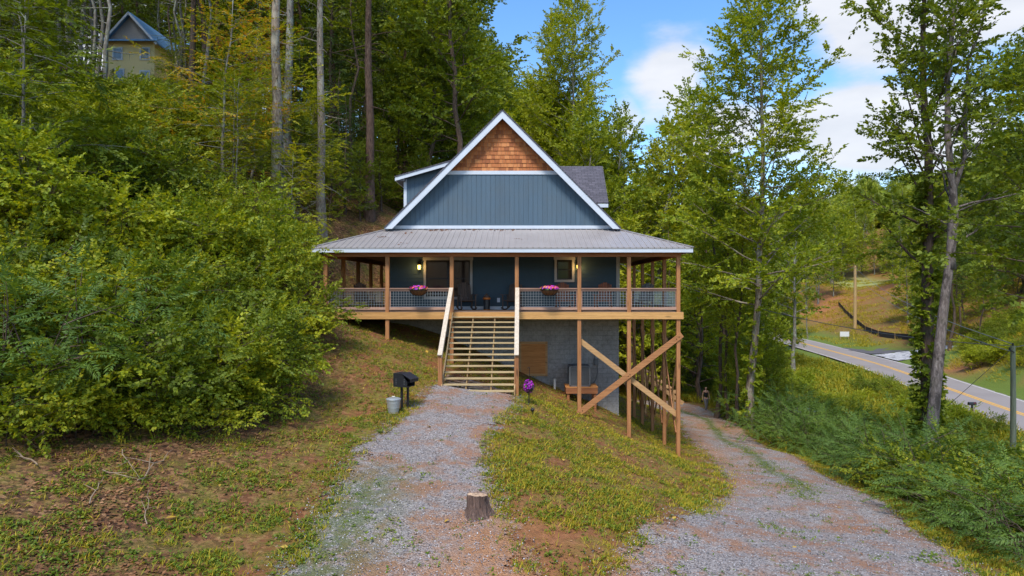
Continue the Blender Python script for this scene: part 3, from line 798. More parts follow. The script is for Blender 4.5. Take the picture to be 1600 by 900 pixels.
mb.box(AX - hb, AX + hb, GW - .05, GW - .0, 4.79, 4.945); H(mb, 'band_board', M_WHITE)
mb = MB(); mb.box(HX0 + .13, HX1 - .13, GW - .05, GW - .0, 2.5, 2.635)
H(mb, 'band_board', M_WHITE)

# main roof
def slab(mb, q, n, th):
    q = [V(*p) for p in q]; n = nrm(V(*n)) * th
    return mb.hexa([p - n for p in q] + q)
def roof_mesh(name, mb, udir, vdir, par):
    o = H(mb, name, M_SHIN, par)
    me = o.data; co_ = np.empty(len(me.vertices) * 3, np.float32); me.vertices.foreach_get('co', co_); co_ = co_.reshape(-1, 3)
    # face-wise: use the steepest axis pair
    at = me.attributes.new('ruv', 'FLOAT_VECTOR', 'POINT')
    u = co_ @ np.array(udir, np.float32); v_ = co_ @ np.array(vdir, np.float32)
    at.data.foreach_set('vector', np.stack([u, v_, u * 0], -1).astype(np.float32).ravel()); return o
s2 = 1 / math.sqrt(2)
RB = 38.1
mb = MB(); slab(mb, [(AX - 4.93, GY0 - .03, AZ - 4.93 + .02), (AX, GY0 - .03, AZ + .02), (AX, RB, AZ + .02), (AX - 4.93, RB, AZ - 4.93 + .02)], (-1, 0, 1), .045)
main_roof = roof_mesh('roof', mb, (0, 1, 0), (s2, 0, s2), house)
mb = MB(); slab(mb, [(AX + .001, GY0 - .03, AZ + .02), (AX + 4.93, GY0 - .03, AZ - 4.93 + .02), (AX + 4.93, RB, AZ - 4.93 + .02), (AX + .001, RB, AZ + .02)], (1, 0, 1), .045)
roof_mesh('roof', mb, (0, 1, 0), (-s2, 0, s2), house)
mb = MB()   # roof deck below the shingles and dark soffit
slab(mb, [(AX - 4.9, GY0 + .04, AZ - 4.9 - .045), (AX, GY0 + .04, AZ - .045), (AX, RB - .05, AZ - .045), (AX - 4.9, RB - .05, AZ - 4.9 - .045)], (-1, 0, 1), .14)
slab(mb, [(AX + .001, GY0 + .04, AZ - .045), (AX + 4.9, GY0 + .04, AZ - 4.9 - .045), (AX + 4.9, RB - .05, AZ - 4.9 - .045), (AX + .001, RB - .05, AZ - .045)], (1, 0, 1), .14)
H(mb, 'roof_soffit', m_plain('dark_soffit', (.10, .11, .13), .7, .1))
mb = MB()
o1, o2 = .062, .062 + .30 * 1.0
L_b = AZ - 2.47
for s in (-1, 1):
    a1 = (AX, AZ - .045); b1 = (AX + s * (L_b - .02), 2.46)
    p = [(AX, AZ - .05), (AX + s * (AZ - .05 - 2.46), 2.46), (AX + s * (AZ - .37 - 2.46), 2.46), (AX, AZ - .37)]
    if s == 1: p = p[::-1]
    e = .0015 * (s > 0)
    fr = [(q[0], GY0, q[1]) for q in p]; bk = [(q[0], GY0 + .038, q[1]) for q in p]
    mb.add(fr + bk, [(0, 1, 2, 3), (7, 6, 5, 4), (0, 4, 5, 1), (1, 5, 6, 2), (2, 6, 7, 3)])
H(mb, 'rake_board', M_WHITE)

# shed dormer on the left slope
dm = MB(); dy0, dy1 = 28.6, 36.4
def shed(x): return 4.89 + .287 * (x + 5.62)
x = -5.2
dm.add([(-5.2, dy0, 2.6), (-2.1, dy0, 5.7), (-2.3, dy0, shed(-2.3) - .12), (-5.2, dy0, shed(-5.2) - .12), (-5.2, dy1, 2.6), (-5.2, dy1, shed(-5.2) - .12)], [(0, 1, 2, 3), (0, 3, 5, 4)])
while x < -2.4:
    xb = x + .188
    dm.add([(x, dy0 - .016, 2.65), (xb, dy0 - .016, 2.65), (xb, dy0 - .016, shed(xb) - .13), (x, dy0 - .016, shed(x) - .13), (x, dy0, 2.65), (xb, dy0, 2.65), (xb, dy0, shed(xb) - .13), (x, dy0, shed(x) - .13)], [(0, 1, 2, 3), (1, 5, 6, 2), (4, 0, 3, 7)])
    x += .199
d1 = H(dm, 'dormer', M_SIDE)
mb = MB(); mb.box(-5.29, -5.16, dy0 - .03, dy0 + .06, 2.6, shed(-5.2) - .13); H(mb, 'corner_trim', M_WHITE, d1)
mb = MB(); slab(mb, [(-5.64, dy0 - .37, shed(-5.64) + .05), (-2.2, dy0 - .37, shed(-2.2) + .05), (-2.2, dy1 + .3, shed(-2.2) + .05), (-5.64, dy1 + .3, shed(-5.64) + .05)], (-.287, 0, 1), .045)
roof_mesh('dormer_roof', mb, (0, 1, 0), (.96, 0, .28), d1)
mb = MB()
q = [(-5.62, shed(-5.62)), (-2.25, shed(-2.25)), (-2.25, shed(-2.25) - .16), (-5.62, shed(-5.62) - .16)]
mb.add([(a_, dy0 - .345, b_) for a_, b_ in q] + [(a_, dy0 - .31, b_) for a_, b_ in q], [(3, 2, 1, 0), (4, 5, 6, 7), (0, 1, 5, 4), (2, 3, 7, 6), (3, 0, 4, 7)])
mb.box(-5.62, -5.585, dy0 - .309, dy1 + .28, shed(-5.62) - .16, shed(-5.62) - .0)
H(mb, 'fascia', M_WHITE, d1)
mb = MB(); mb.hexa([(-5.584, dy0 - .309, 4.73), (-5.2, dy0 - .309, 4.76), (-5.2, dy1 + .2, 4.76), (-5.584, dy1 + .2, 4.73), (-5.584, dy0 - .309, 4.77), (-5.2, dy0 - .309, 4.86), (-5.2, dy1 + .2, 4.86), (-5.584, dy1 + .2, 4.77)])
H(mb, 'soffit', bpy.data.materials['dark_soffit'], d1)

# gabled dormer on the right slope (ridge along X)
ry, rzz, ex_, ez_ = 32.15, 6.12, 30.0, 4.0
gm = MB(); wx = 3.68
gm.add([(wx, ex_ + .35, 2.9), (wx, 2 * ry - ex_ - .35, 2.9), (wx, 2 * ry - ex_ - .35, 4.2), (wx, ry, rzz - .1), (wx, ex_ + .35, 4.2)], [(0, 1, 2, 3, 4)])
gm.add([(wx, ex_ + .35, 2.9), (wx, ex_ + .35, 4.3), (1.2, ex_ + .35, 4.3), (1.2, ex_ + .35, 2.9)], [(0, 1, 2, 3)])
d2 = H(gm, 'dormer', M_SIDE)
xr = 4.04
sl = (rzz - ez_) / (ry - ex_)
mb = MB(); slab(mb, [(1.0, ex_ - .02, ez_), (xr, ex_ - .02, ez_), (xr - .0, ry, rzz), (.3, ry, rzz)], (0, -sl, 1), .05)
roof_mesh('dormer_roof', mb, (1, 0, 0), (0, s2, s2), d2)
mb = MB(); yb = 2 * ry - ex_ + .02
slab(mb, [(.3, ry + .001, rzz), (xr, ry + .001, rzz), (xr, yb, ez_), (1.0, yb, ez_)], (0, sl, 1), .05)
roof_mesh('dormer_roof', mb, (1, 0, 0), (0, -s2, s2), d2)
mb = MB(); mb.box(1.6, xr - .01, ex_ + .0, ex_ + .035, ez_ - .22, ez_ - .05)
mb.add([(xr - .04, ex_ + .036, ez_ - .22), (xr - .01, ex_ + .036, ez_ - .22), (xr - .01, ry, rzz - .24), (xr - .04, ry, rzz - .24), (xr - .04, ex_ + .036, ez_ - .06), (xr - .01, ex_ + .036, ez_ - .06), (xr - .01, ry, rzz - .08), (xr - .04, ry, rzz - .08)], [(0, 3, 2, 1), (4, 5, 6, 7), (0, 1, 5, 4), (1, 2, 6, 5), (0, 4, 7, 3)])
H(mb, 'fascia', M_WHITE, d2)
mb = MB(); mb.box(1.6, xr - .05, ex_ + .036, ex_ + .35, ez_ - .2, ez_ - .12); H(mb, 'soffit', bpy.data.materials['dark_soffit'], d2)

# railings: each bay a railing (rails) with a wire panel
def railing(p0, p1, mat):
    """p0,p1 (x,y) at post centres"""
    d = nrm(V(*p1, 0) - V(*p0, 0)); a_ = V(*p0, 0) + d * .075; b_ = V(*p1, 0) - d * .075
    mb = MB()
    mb.bar(a_ + V(0, 0, -.02), b_ + V(0, 0, -.02), .14, .038)
    mb.bar(a_ + V(0, 0, -.083), b_ + V(0, 0, -.083), .04, .085)
    mb.bar(a_ + V(0, 0, -.785), b_ + V(0, 0, -.785), .09, .1)
    for e_ in (a_ + d * .02, b_ - d * .02): mb.bar(e_ + V(0, 0, -.127), e_ + V(0, 0, -.734), .04, .04)
    r_ = H(mb, 'railing', mat)
    wb = MB(); L = np.linalg.norm(b_ - a_); n = max(1, round((L - .08) / .102)); up = (0, 0, 1)
    for i in range(1, n):
        q = a_ + d * (.04 + (L - .08) * i / n); wb.bar(q + V(0, 0, -.128), q + V(0, 0, -.734), .0105, .0105)
    for i in range(1, 6):
        z_ = -.128 - .606 * i / 6; wb.bar(a_ + d * .04 + V(0, .0, z_), b_ - d * .04 + V(0, .0, z_), .0105, .0105)
    wb.build('wire_panel', M_WIRE, r_)
for i in (0, 1, 3, 4, 5): railing((PXS[i], DY0), (PXS[i + 1], DY0), M_RAIL)
ys = [DY0] + SY
for i in range(4): railing((6.0, ys[i]), (6.0, ys[i + 1]), M_RAILY); railing((-7.55, ys[i]), (-7.55, ys[i + 1]), M_RAILY)

# staircase
RIS, RUN, ns = .1765, .25, 14
st = MB()
def ty(k): return DY0 - .1 - RUN * k
def tz(k): return ZD - RIS * k
def stringer(mb, x, w_=.04, notch=False):
    # sloped board
    yA, zA = DY0 - .13, tz(0) - .12 - .16; yB, zB = ty(ns) - .05, tz(ns) - .0
    dz = .24
    mb.hexa([(x - w_ / 2, yB, zB - .2), (x + w_ / 2, yB, zB - .2), (x + w_ / 2, yA, zA - .16), (x - w_ / 2, yA, zA - .16), (x - w_ / 2, yB, zB + .06), (x + w_ / 2, yB, zB + .06), (x + w_ / 2, yA, zA + dz - .0), (x - w_ / 2, yA, zA + dz)])
stringer(st, -2.66); sroot = H(st, 'staircase', M_STR)
st = MB(); stringer(st, -.25); st.build('stringer', M_STR, sroot)
mb = MB()
for x in (-1.87, -1.04):
    for k in range(1, ns + 1):
        mb.box(x - .02, x + .02, ty(k) + .02, ty(k) + .23, tz(k) - RIS * .99, tz(k) - .041)
    mb.hexa([(x - .019, ty(ns) + .1, tz(ns) - .3), (x + .019, ty(ns) + .1, tz(ns) - .3), (x + .019, DY0 - .13, -1.55), (x - .019, DY0 - .13, -1.55), (x - .019, ty(ns) + .1, tz(ns) - .1), (x + .019, ty(ns) + .1, tz(ns) - .1), (x + .019, DY0 - .13, -1.3), (x - .019, DY0 - .13, -1.3)])
mb.build('stringer', M_STR, sroot)
for k in range(1, ns + 1):
    mb = MB(); jz = R.gauss(0, .003); mb.box(-2.635, -.275, ty(k) - .02, ty(k) + .225, tz(k) - .04 + jz, tz(k) + jz); mb.build('tread', M_TREAD, sroot, bevel=.004)
for x in (-2.72, -.19):
    s = -1 if x < -1 else 1
    yb = 21.22
    mb = MB(); mb.box(x - .07, x + .07, yb - .07, yb + .07, hz(x, yb) - .3, -2.24); H(mb, 'post', M_POST['z'], sroot)
    mb = MB(); mb.bar((x, DY0 - .1, .0), (x, yb - .13, -2.22), .15, .04); H(mb, 'handrail', M_HAND, sroot)
    mb = MB(); mb.bar((x - s * .055, DY0 - .1, -.07), (x - s * .055, yb - .08, -2.29), .035, .09); H(mb, 'handrail', M_HAND, sroot)

# braces under the deck
mb = MB(); mb.bar((2.24, DY0 + .1, -2.04), (6.05, DY0 + .1, -4.95), .04, .2, (0, 0, 1)); H(mb, 'brace', M_BRACE, bevel=.004)
mb = MB(); mb.bar((2.08, DY0 - .1, -4.86), (6.12, DY0 - .1, -1.78), .04, .22, (0, 0, 1)); H(mb, 'brace', M_POST['x'], bevel=.004)
for bx_, bz_, by_ in ((2.2, -4.77, -.125), (2.3, -4.69, -.125), (6.0, -1.87, -.125), (5.9, -1.95, -.125), (4.12, -3.31, -.125), (4.05, -3.37, -.125)):
    mb = MB(); mb.tube([(bx_, DY0 + by_ + .004, bz_), (bx_, DY0 + by_ - .014, bz_)], .016, 6); H(mb, 'bolt', M_DARKMETAL)
for k in range(4):
    a_, b_ = ys[k], ys[k + 1]
    zb = hz(6.0, a_) + .9
    mb = MB(); mb.bar((6.1, a_, -1.9 - .25 * (k % 2)), (6.1, b_, hz(6, b_) + .8), .038, .14); H(mb, 'brace', M_BRACE)
    mb = MB(); mb.bar((5.9, a_, zb), (5.9, b_, -1.9), .038, .14); H(mb, 'brace', M_POST['y'])
# side steps standing behind the house
stp = MB()
for i in range(5):
    x = 7.0 + .42 * i; z_ = -4.8 - .3 * i; stp.box(x, x + .34, 36.6, 37.7, z_ - .05, z_)
so_ = H(stp, 'side_steps', M_BRACE)
sb = MB()
for yy in (36.58, 37.68): sb.bar((6.6, yy, -4.75), (9.2, yy, -6.6), .04, .22)
for xx in (7.0, 8.6):
    for yy in (36.6, 37.7): sb.box(xx, xx + .09, yy - .05, yy + .05, hz(xx, yy) - .2, -4.85 - (xx - 7.0) * .71)
H(sb, 'stringer', M_BRACE, so_)
# ---------------------------------------------------------------- rays onto the terrain, used to find where things stand
def hitg(px, py, y0=6.0, y1=400.0):
    Y = np.exp(np.linspace(math.log(y0), math.log(y1), 1500)); X = (px - PX) / F * Y; Z = -(py - 450) / F * Y
    G = height(X, Y, False); k = np.argmax(G > Z)
    if not (G > Z).any(): k = len(Y) - 1
    return float(X[k]), float(Y[k]), hz(X[k], Y[k])

M_BLACKP = m_plain('black_paint', (.02, .021, .025), .4, .2, 6, .08)
M_BWOOD = m_wood('dark_stained_wood', (.05, .035, .028), (.12, .08, .06), 'z', False)
M_ORANGE = m_plain('orange_glaze', (.55, .16, .02), .4, .3, 8, .1)

def rocker(name, x, y, z, rz, label, mat, group):
    t = thing(name, (x, y, z), label, 'rocking chair', group, rz)
    def B(mb, nm):
        me = np_mesh(nm, np.array(mb.v), mb.f, mat); return link(nm, me, t)
    mb = MB()
    for i in range(6): mb.box(-.27, .27, -.30 + i * .092, -.30 + i * .092 + .08, .395 - i * .012, .42 - i * .012)
    B(mb, 'seat')
    mb = MB()
    for i in range(6):
        xx = -.235 + i * .094; tp = 1.16 - abs(i - 2.5) * .045
        mb.bar((xx, .23, .36), (xx, .45, tp), .08, .022, (0, 1, 0))
    mb.bar((-.27, .31, .58), (.27, .31, .58), .03, .06); mb.bar((-.27, .42, .95), (.27, .42, .95), .03, .06)
    B(mb, 'backrest')
    for s in (-1, 1):
        mb = MB(); mb.box(s * .33 - .055, s * .33 + .055, -.36, .28, .62, .645); B(mb, 'armrest')
        mb = MB(); mb.bar((s * .30, -.27, .05), (s * .30, -.29, .62), .045, .045, (0, 1, 0)); B(mb, 'leg')
        mb = MB(); mb.bar((s * .30, .27, .05), (s * .30, .26, .62), .045, .045, (0, 1, 0)); B(mb, 'leg')
        mb = MB(); pts = [(s * .30, -.45 + .95 * q / 8, .035 + .38 * ((q / 8 - .45) ** 2)) for q in range(9)]
        for a_, b_ in zip(pts[:-1], pts[1:]): mb.bar(a_, b_, .035, .05)
        B(mb, 'rocker')
    return t
GC = 'rocking chairs on the porch'
rocker('rocking_chair', -2.28, 26.25, ZD, .35, 'dark rocking chair in front of the double porch window', M_BWOOD, GC)
rocker('rocking_chair', -.42, 26.3, ZD, -.35, 'dark rocking chair behind the right stair post near the black canister', M_BWOOD, GC)
M_REDW = m_wood('red_brown_wood', (.16, .05, .025), (.28, .10, .05), 'z', False)
rocker('rocking_chair', 1.75, 26.1, ZD, .2, 'reddish rocking chair behind the rail below the small window', M_REDW, GC)
rocker('rocking_chair', 3.3, 26.1, ZD, -.3, 'reddish rocking chair behind the rail near the house corner', M_REDW, GC)
rocker('rocking_chair', 5.2, 27.4, ZD, -.6, 'grey rocking chair on the side porch by the tall posts', m_wood('grey_wood', (.12, .12, .12), (.26, .25, .24), 'z', False), GC)
rocker('rocking_chair', -6.5, 26.4, ZD, .7, 'dark rocking chair on the side porch nearest the wooded hill', M_BWOOD, GC)

t = thing('canister', (-1.46, 26.3, ZD), 'black canister with an orange band and rounded top between the two rocking chairs', 'canister')
mb = MB(); mb.lathe((-1.46, 26.3, ZD), [(.13, 0), (.135, .02), (.135, .42), (.12, .44)], 20); mb.build('body', M_BLACKP, t, smooth=False)
mb = MB(); mb.lathe((-1.46, 26.3, ZD), [(.15, .44), (.16, .46), (.16, .50), (.14, .52)], 20); mb.build('band', M_ORANGE, t)
mb = MB(); mb.lathe((-1.46, 26.3, ZD), [(.13, .52), (.125, .57), (.09, .62), (.03, .65), (.02, .69)], 20); mb.build('lid', M_BWOOD, t)
mb = MB(); mb.lathe((-1.46, 26.3, ZD), [(.14, .0), (.145, .012), (.145, .03), (.14, .035)], 20); mb.build('base_ring', M_ORANGE, t)

# flowers
def flower_mat(name, cols):
    m = NT(name); c = m.ramp(m.island(), [(i / (len(cols) - 1), c) for i, c in enumerate(cols)], 'CONSTANT')
    return m.done(m.bsdf(c, .6))
M_FL_P = flower_mat('pink_purple_flowers', [(.75, .05, .18), (.62, .02, .45), (.35, .03, .5), (.85, .16, .08), (.55, .03, .5), (.8, .3, .1), (.7, .05, .3)])
M_FL_V = flower_mat('magenta_flowers', [(.42, .015, .42), (.30, .01, .36), (.55, .03, .5), (.22, .01, .28), (.5, .02, .42)])
M_LEAFG = flower_mat('basket_leaves', [(.05, .12, .02), (.09, .17, .03), (.03, .08, .015)])
def blossoms(mb, c, rad, n, s, up=False, rnd=R):
    for i in range(n):
        d = nrm([rnd.gauss(0, 1), rnd.gauss(0, 1), rnd.gauss(0, 1)])
        if up: d[2] = abs(d[2])
        q = V(*c) + d * V(*rad) * (rnd.random() ** .33)
        u = nrm(np.cross(d, [rnd.random(), rnd.random(), .3])); w_ = np.cross(d, u); k = 5; b = []
        for j in range(k):
            t_ = 2 * pi * j / k; b.append(q + (u * cos(t_) + w_ * sin(t_)) * s * rnd.uniform(.8, 1.2) + d * s * .25)
        mb.add([q] + b, [(0, 1 + j, 1 + (j + 1) % k) for j in range(k)])
M_COCO = m_plain('coir_liner', (.20, .085, .03), .95, .4, 14, .8, bd=.03)
def basket(x, y, label):
    t = thing('flower_basket', (x, y, -.28), label, 'flower basket', 'hanging flower baskets on the porch rail')
    mb = MB(); mb.lathe((x, y, -.28), [(.10, .0), (.20, .03), (.28, .10), (.33, .20), (.31, .20)], 20); o = mb.build('liner', M_COCO, t)
    mb = MB()
    for k in range(12):
        a_ = 2 * pi * k / 12; mb.tube([(x + r_ * cos(a_), y + r_ * sin(a_), -.28 + z_) for r_, z_ in ((.11, -.005), (.21, .025), (.29, .095), (.34, .20))], .006, 4)
    mb.lathe((x, y, -.09), [(.335, 0), (.35, 0), (.35, .02), (.335, .02)], 20)
    mb.build('wire_frame', M_DARKMETAL, t)
    mb = MB(); blossoms(mb, (x, y, -.06), (.36, .2, .12), 90, .045, True); mb.build('leaves', M_LEAFG, t)
    mb = MB(); blossoms(mb, (x, y, -.03), (.38, .24, .14), 150, .04, True); mb.build('flowers', M_FL_P, t)
basket(-3.93, 24.22, 'coir basket of pink, orange and purple flowers on the rail left of the stairs')
basket(1.03, 24.22, 'coir basket of pink and magenta flowers on the rail right of the stairs')

# purple flower ball on a stake
fx, fy, fz = hitg(826, 632)
t = thing('flower_stake', (fx, fy, fz), 'ball of purple flowers on a thin black stake in the grass right of the stairs', 'flowers')
s_ = fy / 1000
mb = MB(); mb.tube([(fx, fy, fz - .1), (fx, fy, fz + .42)], .012, 6); mb.tube([(fx + .03, fy + .12, fz - .1), (fx + .03, fy + .12, fz + 1.1), (fx + .02, fy + .08, fz + 1.18), (fx - .04, fy, fz + 1.16)], .009, 6); mb.build('stake', M_BLACKP, t)
mb = MB(); mb.lathe((fx, fy, fz + .38), [(.06, 0), (.12, .05), (.15, .13)], 12); mb.build('pot', M_BLACKP, t)
mb = MB(); blossoms(mb, (fx, fy, fz + .58), (.15, .15, .19), 50, .04); mb.build('leaves', M_LEAFG, t)
mb = MB(); blossoms(mb, (fx, fy, fz + .58), (.175, .175, .225), 330, .028); mb.build('flowers', M_FL_V, t)
gx_, gy_, gz_ = hitg(832, 650)
t = thing('garden_lamp', (gx_, gy_, gz_), 'small black garden lamp in the grass below the purple flowers', 'garden lamp')
mb = MB(); mb.tube([(gx_, gy_, gz_ - .05), (gx_, gy_, gz_ + .10)], .01, 6); mb.build('stake', M_BLACKP, t)
mb = MB(); mb.lathe((gx_, gy_, gz_ + .10), [(.03, 0), (.05, .03), (.07, .07), (.06, .09)], 10); mb.build('lamp_head', M_BLACKP, t)

# condenser unit on its stand
ax, ay, az = 2.33, 26.35, -4.0
t = thing('air_conditioner', (ax, ay, az), 'grey outdoor air conditioner unit on a wooden stand against the block wall', 'air conditioner')
M_ACG = m_plain('grey_enamel', (.12, .125, .13), .5, .1, 5, .05, .2)
M_ACD = m_plain('dark_coil', (.085, .088, .09), .7, .2, 20, .2)
h_ = .40
mb = MB(); mb.box(ax - h_ + .03, ax + h_ - .03, ay - h_ + .03, ay + h_ - .03, az + .03, az + .76); mb.build('coil', M_ACD, t)
mb = MB(); mb.box(ax - h_, ax + h_, ay - h_, ay + h_, az, az + .06); mb.build('base_pan', M_ACG, t)
mb = MB()
for sx in (-1, 1):
    for sy in (-1, 1): mb.box(ax + sx * h_ - .035, ax + sx * h_ + .035, ay + sy * h_ - .035, ay + sy * h_ + .035, az + .06, az + .78)
for i in range(13):
    z_ = az + .09 + i * .052
    for s in (-1, 1):
        mb.box(ax - h_, ax + h_, ay + s * h_ - .006, ay + s * h_ + .006, z_, z_ + .028); mb.box(ax + s * h_ - .006, ax + s * h_ + .006, ay - h_, ay + h_, z_, z_ + .012)
for i in range(9):
    xx = ax - h_ + .09 + i * .078; mb.box(xx, xx + .01, ay - h_ - .009, ay - h_ - .001, az + .07, az + .77)
mb.build('louvre_guard', M_ACG, t)
mb = MB(); mb.box(ax - h_ - .02, ax + h_ + .02, ay - h_ - .02, ay + h_ + .02, az + .78, az + .82)
mb.lathe((ax, ay, az + .82), [(.34, 0), (.34, .02), (.30, .03), (.30, 0)], 24)
for k in range(6): a_ = k * pi / 6; mb.bar((ax - .3 * cos(a_), ay - .3 * sin(a_), az + .845), (ax + .3 * cos(a_), ay + .3 * sin(a_), az + .845), .012, .008)
mb.build('top_cover', M_ACG, t)
t = thing('stand', (ax, ay, az - .9), 'wooden stand of posts and beams carrying the air conditioner', 'stand')
mb = MB(); mb.box(ax - .56, ax + .72, ay - .5, ay - .46, az - .27, az - .03); mb.box(ax - .56, ax + .72, ay + .46, ay + .5, az - .27, az - .03); mb.box(ax - .56, ax - .52, ay - .459, ay + .459, az - .27, az - .03); mb.box(ax + .68, ax + .72, ay - .459, ay + .459, az - .27, az - .03)
mb.build('frame', M_BEAM, t)
mb = MB()
for i in range(7): mb.box(ax - .58, ax + .74, ay - .51 + i * .147, ay - .51 + i * .147 + .135, az - .029, az - .002)
mb.build('top_boards', M_PLY, t)
for sx in (ax - .47, ax + .62):
    for sy in (ay - .41, ay + .41):
        mb = MB(); mb.box(sx - .05, sx + .05, sy - .049, sy + .049, hz(sx, sy) - .2, az - .03); mb.build('leg', M_BEAM, t)
t = thing('switch_box', (2.33 + .75, HY0, -3.2), 'small grey electrical box with a hanging conduit on the block wall beside the air conditioner', 'electrical box')
mb = MB(); mb.box(3.02, 3.2, HY0 - .1, HY0 - .005, -3.25, -2.98); mb.box(3.03, 3.19, HY0 - .112, HY0 - .101, -3.24, -2.99); mb.build('box', M_ACG, t, bevel=.008)
mb = MB(); mb.tube([(3.16, HY0 - .05, -3.24), (3.17, HY0 - .06, -3.6), (3.10, HY0 - .1, -3.85), (2.95, HY0 - .2, -4.02), (2.76, HY0 - .35, -3.95)], .016, 6); mb.tube([(3.06, HY0 - .04, -2.99), (3.06, HY0 - .04, -2.7)], .014, 6); mb.build('conduit', M_ACG, t)
t_ = MB(); t_.lathe((1.36, 26.75, hz(1.36, 26.75) - .1), [(.05, 0), (.05, .42), (.062, .42), (.062, .52), (.04, .53)], 12)
tag(t_.build('drain_pipe', m_plain('white_plastic', (.7, .7, .68), .4, .05), origin=(1.36, 26.75, hz(1.36, 26.75))), 'short white plastic pipe standing by the block wall left of the air conditioner', 'pipe')

# grill on twin posts
qx, qy = -3.42, 18.5; qz = hz(qx, qy)
t = thing('charcoal_grill', (qx, qy, qz), 'black park charcoal grill on two posts beside the gravel path', 'grill', rz=-.42)
t.scale = (.9, .9, .93)
def TB(mb, nm, mat, par=None, **k):
    return mb.build(nm, mat, par or t, origin=(0, 0, 0), **k)
gz0 = .72
prof = [(-.25, 0), (.27, 0), (.27, .17), (.06, .42), (-.25, .42)]
mb = MB(); W2 = .21
# hollow box: walls
def side(mb, yy, s):
    p = [(a_, yy, gz0 + b_) for a_, b_ in prof]; q = [(a_, yy + s * .012, gz0 + b_) for a_, b_ in prof]
    mb.add(p + q, [(0, 1, 2, 3, 4) if s < 0 else (4, 3, 2, 1, 0), (9, 8, 7, 6, 5) if s < 0 else (5, 6, 7, 8, 9)] + [(i, (i + 1) % 5, 5 + (i + 1) % 5, 5 + i) for i in range(5)])
side(mb, -W2, -1); side(mb, W2, 1)
mb.box(-.25, .27, -W2, W2, gz0 + .0, gz0 + .014); mb.box(-.262, -.25, -W2, W2, gz0, gz0 + .42); mb.box(-.25, .06, -W2, W2, gz0 + .408, gz0 + .42)
mb.box(.258, .27, -W2, W2, gz0 + .014, gz0 + .03)
TB(mb, 'fire_box', M_BLACKP)
mb = MB(); mb.hexa([(.07, -W2 - .02, gz0 + .405), (.40, -W2 - .02, gz0 + .245), (.40, W2 + .02, gz0 + .245), (.07, W2 + .02, gz0 + .405), (.07, -W2 - .02, gz0 + .425), (.41, -W2 - .02, gz0 + .262), (.41, W2 + .02, gz0 + .262), (.07, W2 + .02, gz0 + .425)])
mb.box(.39, .402, -W2 - .02, W2 + .02, gz0 + .16, gz0 + .245)
TB(mb, 'hood', m_plain('worn_black_steel', (.045, .045, .055), .42, .2, 8, .06, .5))
mb = MB()
for i in range(12): mb.bar((-.2, -W2 + .03 + i * .035, gz0 + .16), (.3, -W2 + .03 + i * .035, gz0 + .16), .008, .008)
TB(mb, 'grate', M_DARKMETAL)
mb = MB()
for zz in (.08, .13, .18, .23): 
    for xx in (-.16, .15): mb.box(xx, xx + .04, -W2 - .026, -W2 - .012, gz0 + zz, gz0 + zz + .02)
TB(mb, 'vent_plate', M_ACD)
for xx in (-.05, .09):
    mb = MB(); mb.box(xx - .03, xx + .03, -.03 + xx, .03 + xx, -.2, gz0); TB(mb, 'post', M_BLACKP)
bx, by = -3.63, 18.05; bz = hz(bx, by)
t = thing('bucket', (bx, by, bz), 'galvanised steel bucket with a lid standing in front of the grill', 'bucket')
M_GALV = m_plain('galvanised_steel', (.46, .48, .48), .45, .18, 5, .06, .45)
mb = MB(); mb.lathe((bx, by, bz), [(.135, 0), (.14, .01), (.165, .16), (.172, .165), (.170, .18), (.185, .30), (.191, .305), (.189, .32), (.197, .38), (.20, .40)], 28); mb.build('body', M_GALV, t, smooth=False)
mb = MB(); mb.lathe((bx, by, bz), [(.207, .385), (.21, .40), (.205, .415), (.15, .435), (.03, .445)], 28); mb.tube([(bx - .05, by, bz + .44), (bx - .04, by, bz + .475), (bx + .04, by, bz + .475), (bx + .05, by, bz + .44)], .007, 6); mb.build('lid', M_GALV, t)

# stump
sx, sy = -.80, 11.35; sz = hz(sx, sy)
m = NT('stump_bark'); v = m.obj(); n = m.noise(7, 6, .7, m.mapping(v, (3, 3, .6)), .4)
M_BARKS = m.done(m.bsdf(m.ramp(n, [(.32, (.05, .03, .024)), (.55, (.17, .105, .08)), (.75, (.32, .22, .17))]), .95, m.bump(n, 1.0, .05)))
m = NT('stump_cut'); v = m.obj()
wv = m.new('ShaderNodeTexWave', {'Vector': v, 'Scale': 9.0, 'Distortion': 2.5, 'Detail': 3.0}, wave_type='RINGS', rings_direction='Z').outputs['Fac']
n = m.noise(6, 5, .6, v)
c = m.mix(m.math('MULTIPLY', wv, .5), (.62, .43, .28), (.42, .26, .15)); c = m.mix(m.ramp(n, [(.45, 0.0), (.65, .8)]), c, (.20, .12, .075))
M_CUT = m.done(m.bsdf(c, .85, m.bump(wv, .2, .01)))
t = thing('tree_stump', (sx, sy, sz), 'short sawn tree stump at the edge of the gravel path', 'tree stump')
mb = MB(); n_ = 56; rings = []
hs = [-.2, 0, .04, .10, .2, .3, .37]; rs = [.32, .27, .22, .192, .182, .182, .176]
for i, (h__, r_) in enumerate(zip(hs, rs)):
    ring = []
    for k in range(n_):
        a_ = 2 * pi * k / n_; fl = max(0, (.25 - h__)) * .35 * max(0, sin(3 * a_ + 1)) + .05 * max(0, cos(a_ - 5.6)) * max(0, .3 - h__)
        q = r_ + fl + .012 * sin(7 * a_ + 1) + .009 * sin(17 * a_) + R.gauss(0, .004)
        ring.append((sx + q * cos(a_), sy + q * sin(a_), sz + h__ + (.03 * cos(a_ * 1 + 2) if i == 6 else 0)))
    rings.append(ring)
mb.v = [q for r_ in rings for q in r_]
for i in range(6):
    for k in range(n_): mb.f.append((i * n_ + k, i * n_ + (k + 1) % n_, (i + 1) * n_ + (k + 1) % n_, (i + 1) * n_ + k)); mb.m.append(0)
mb.build('bark', M_BARKS, t, smooth=True)
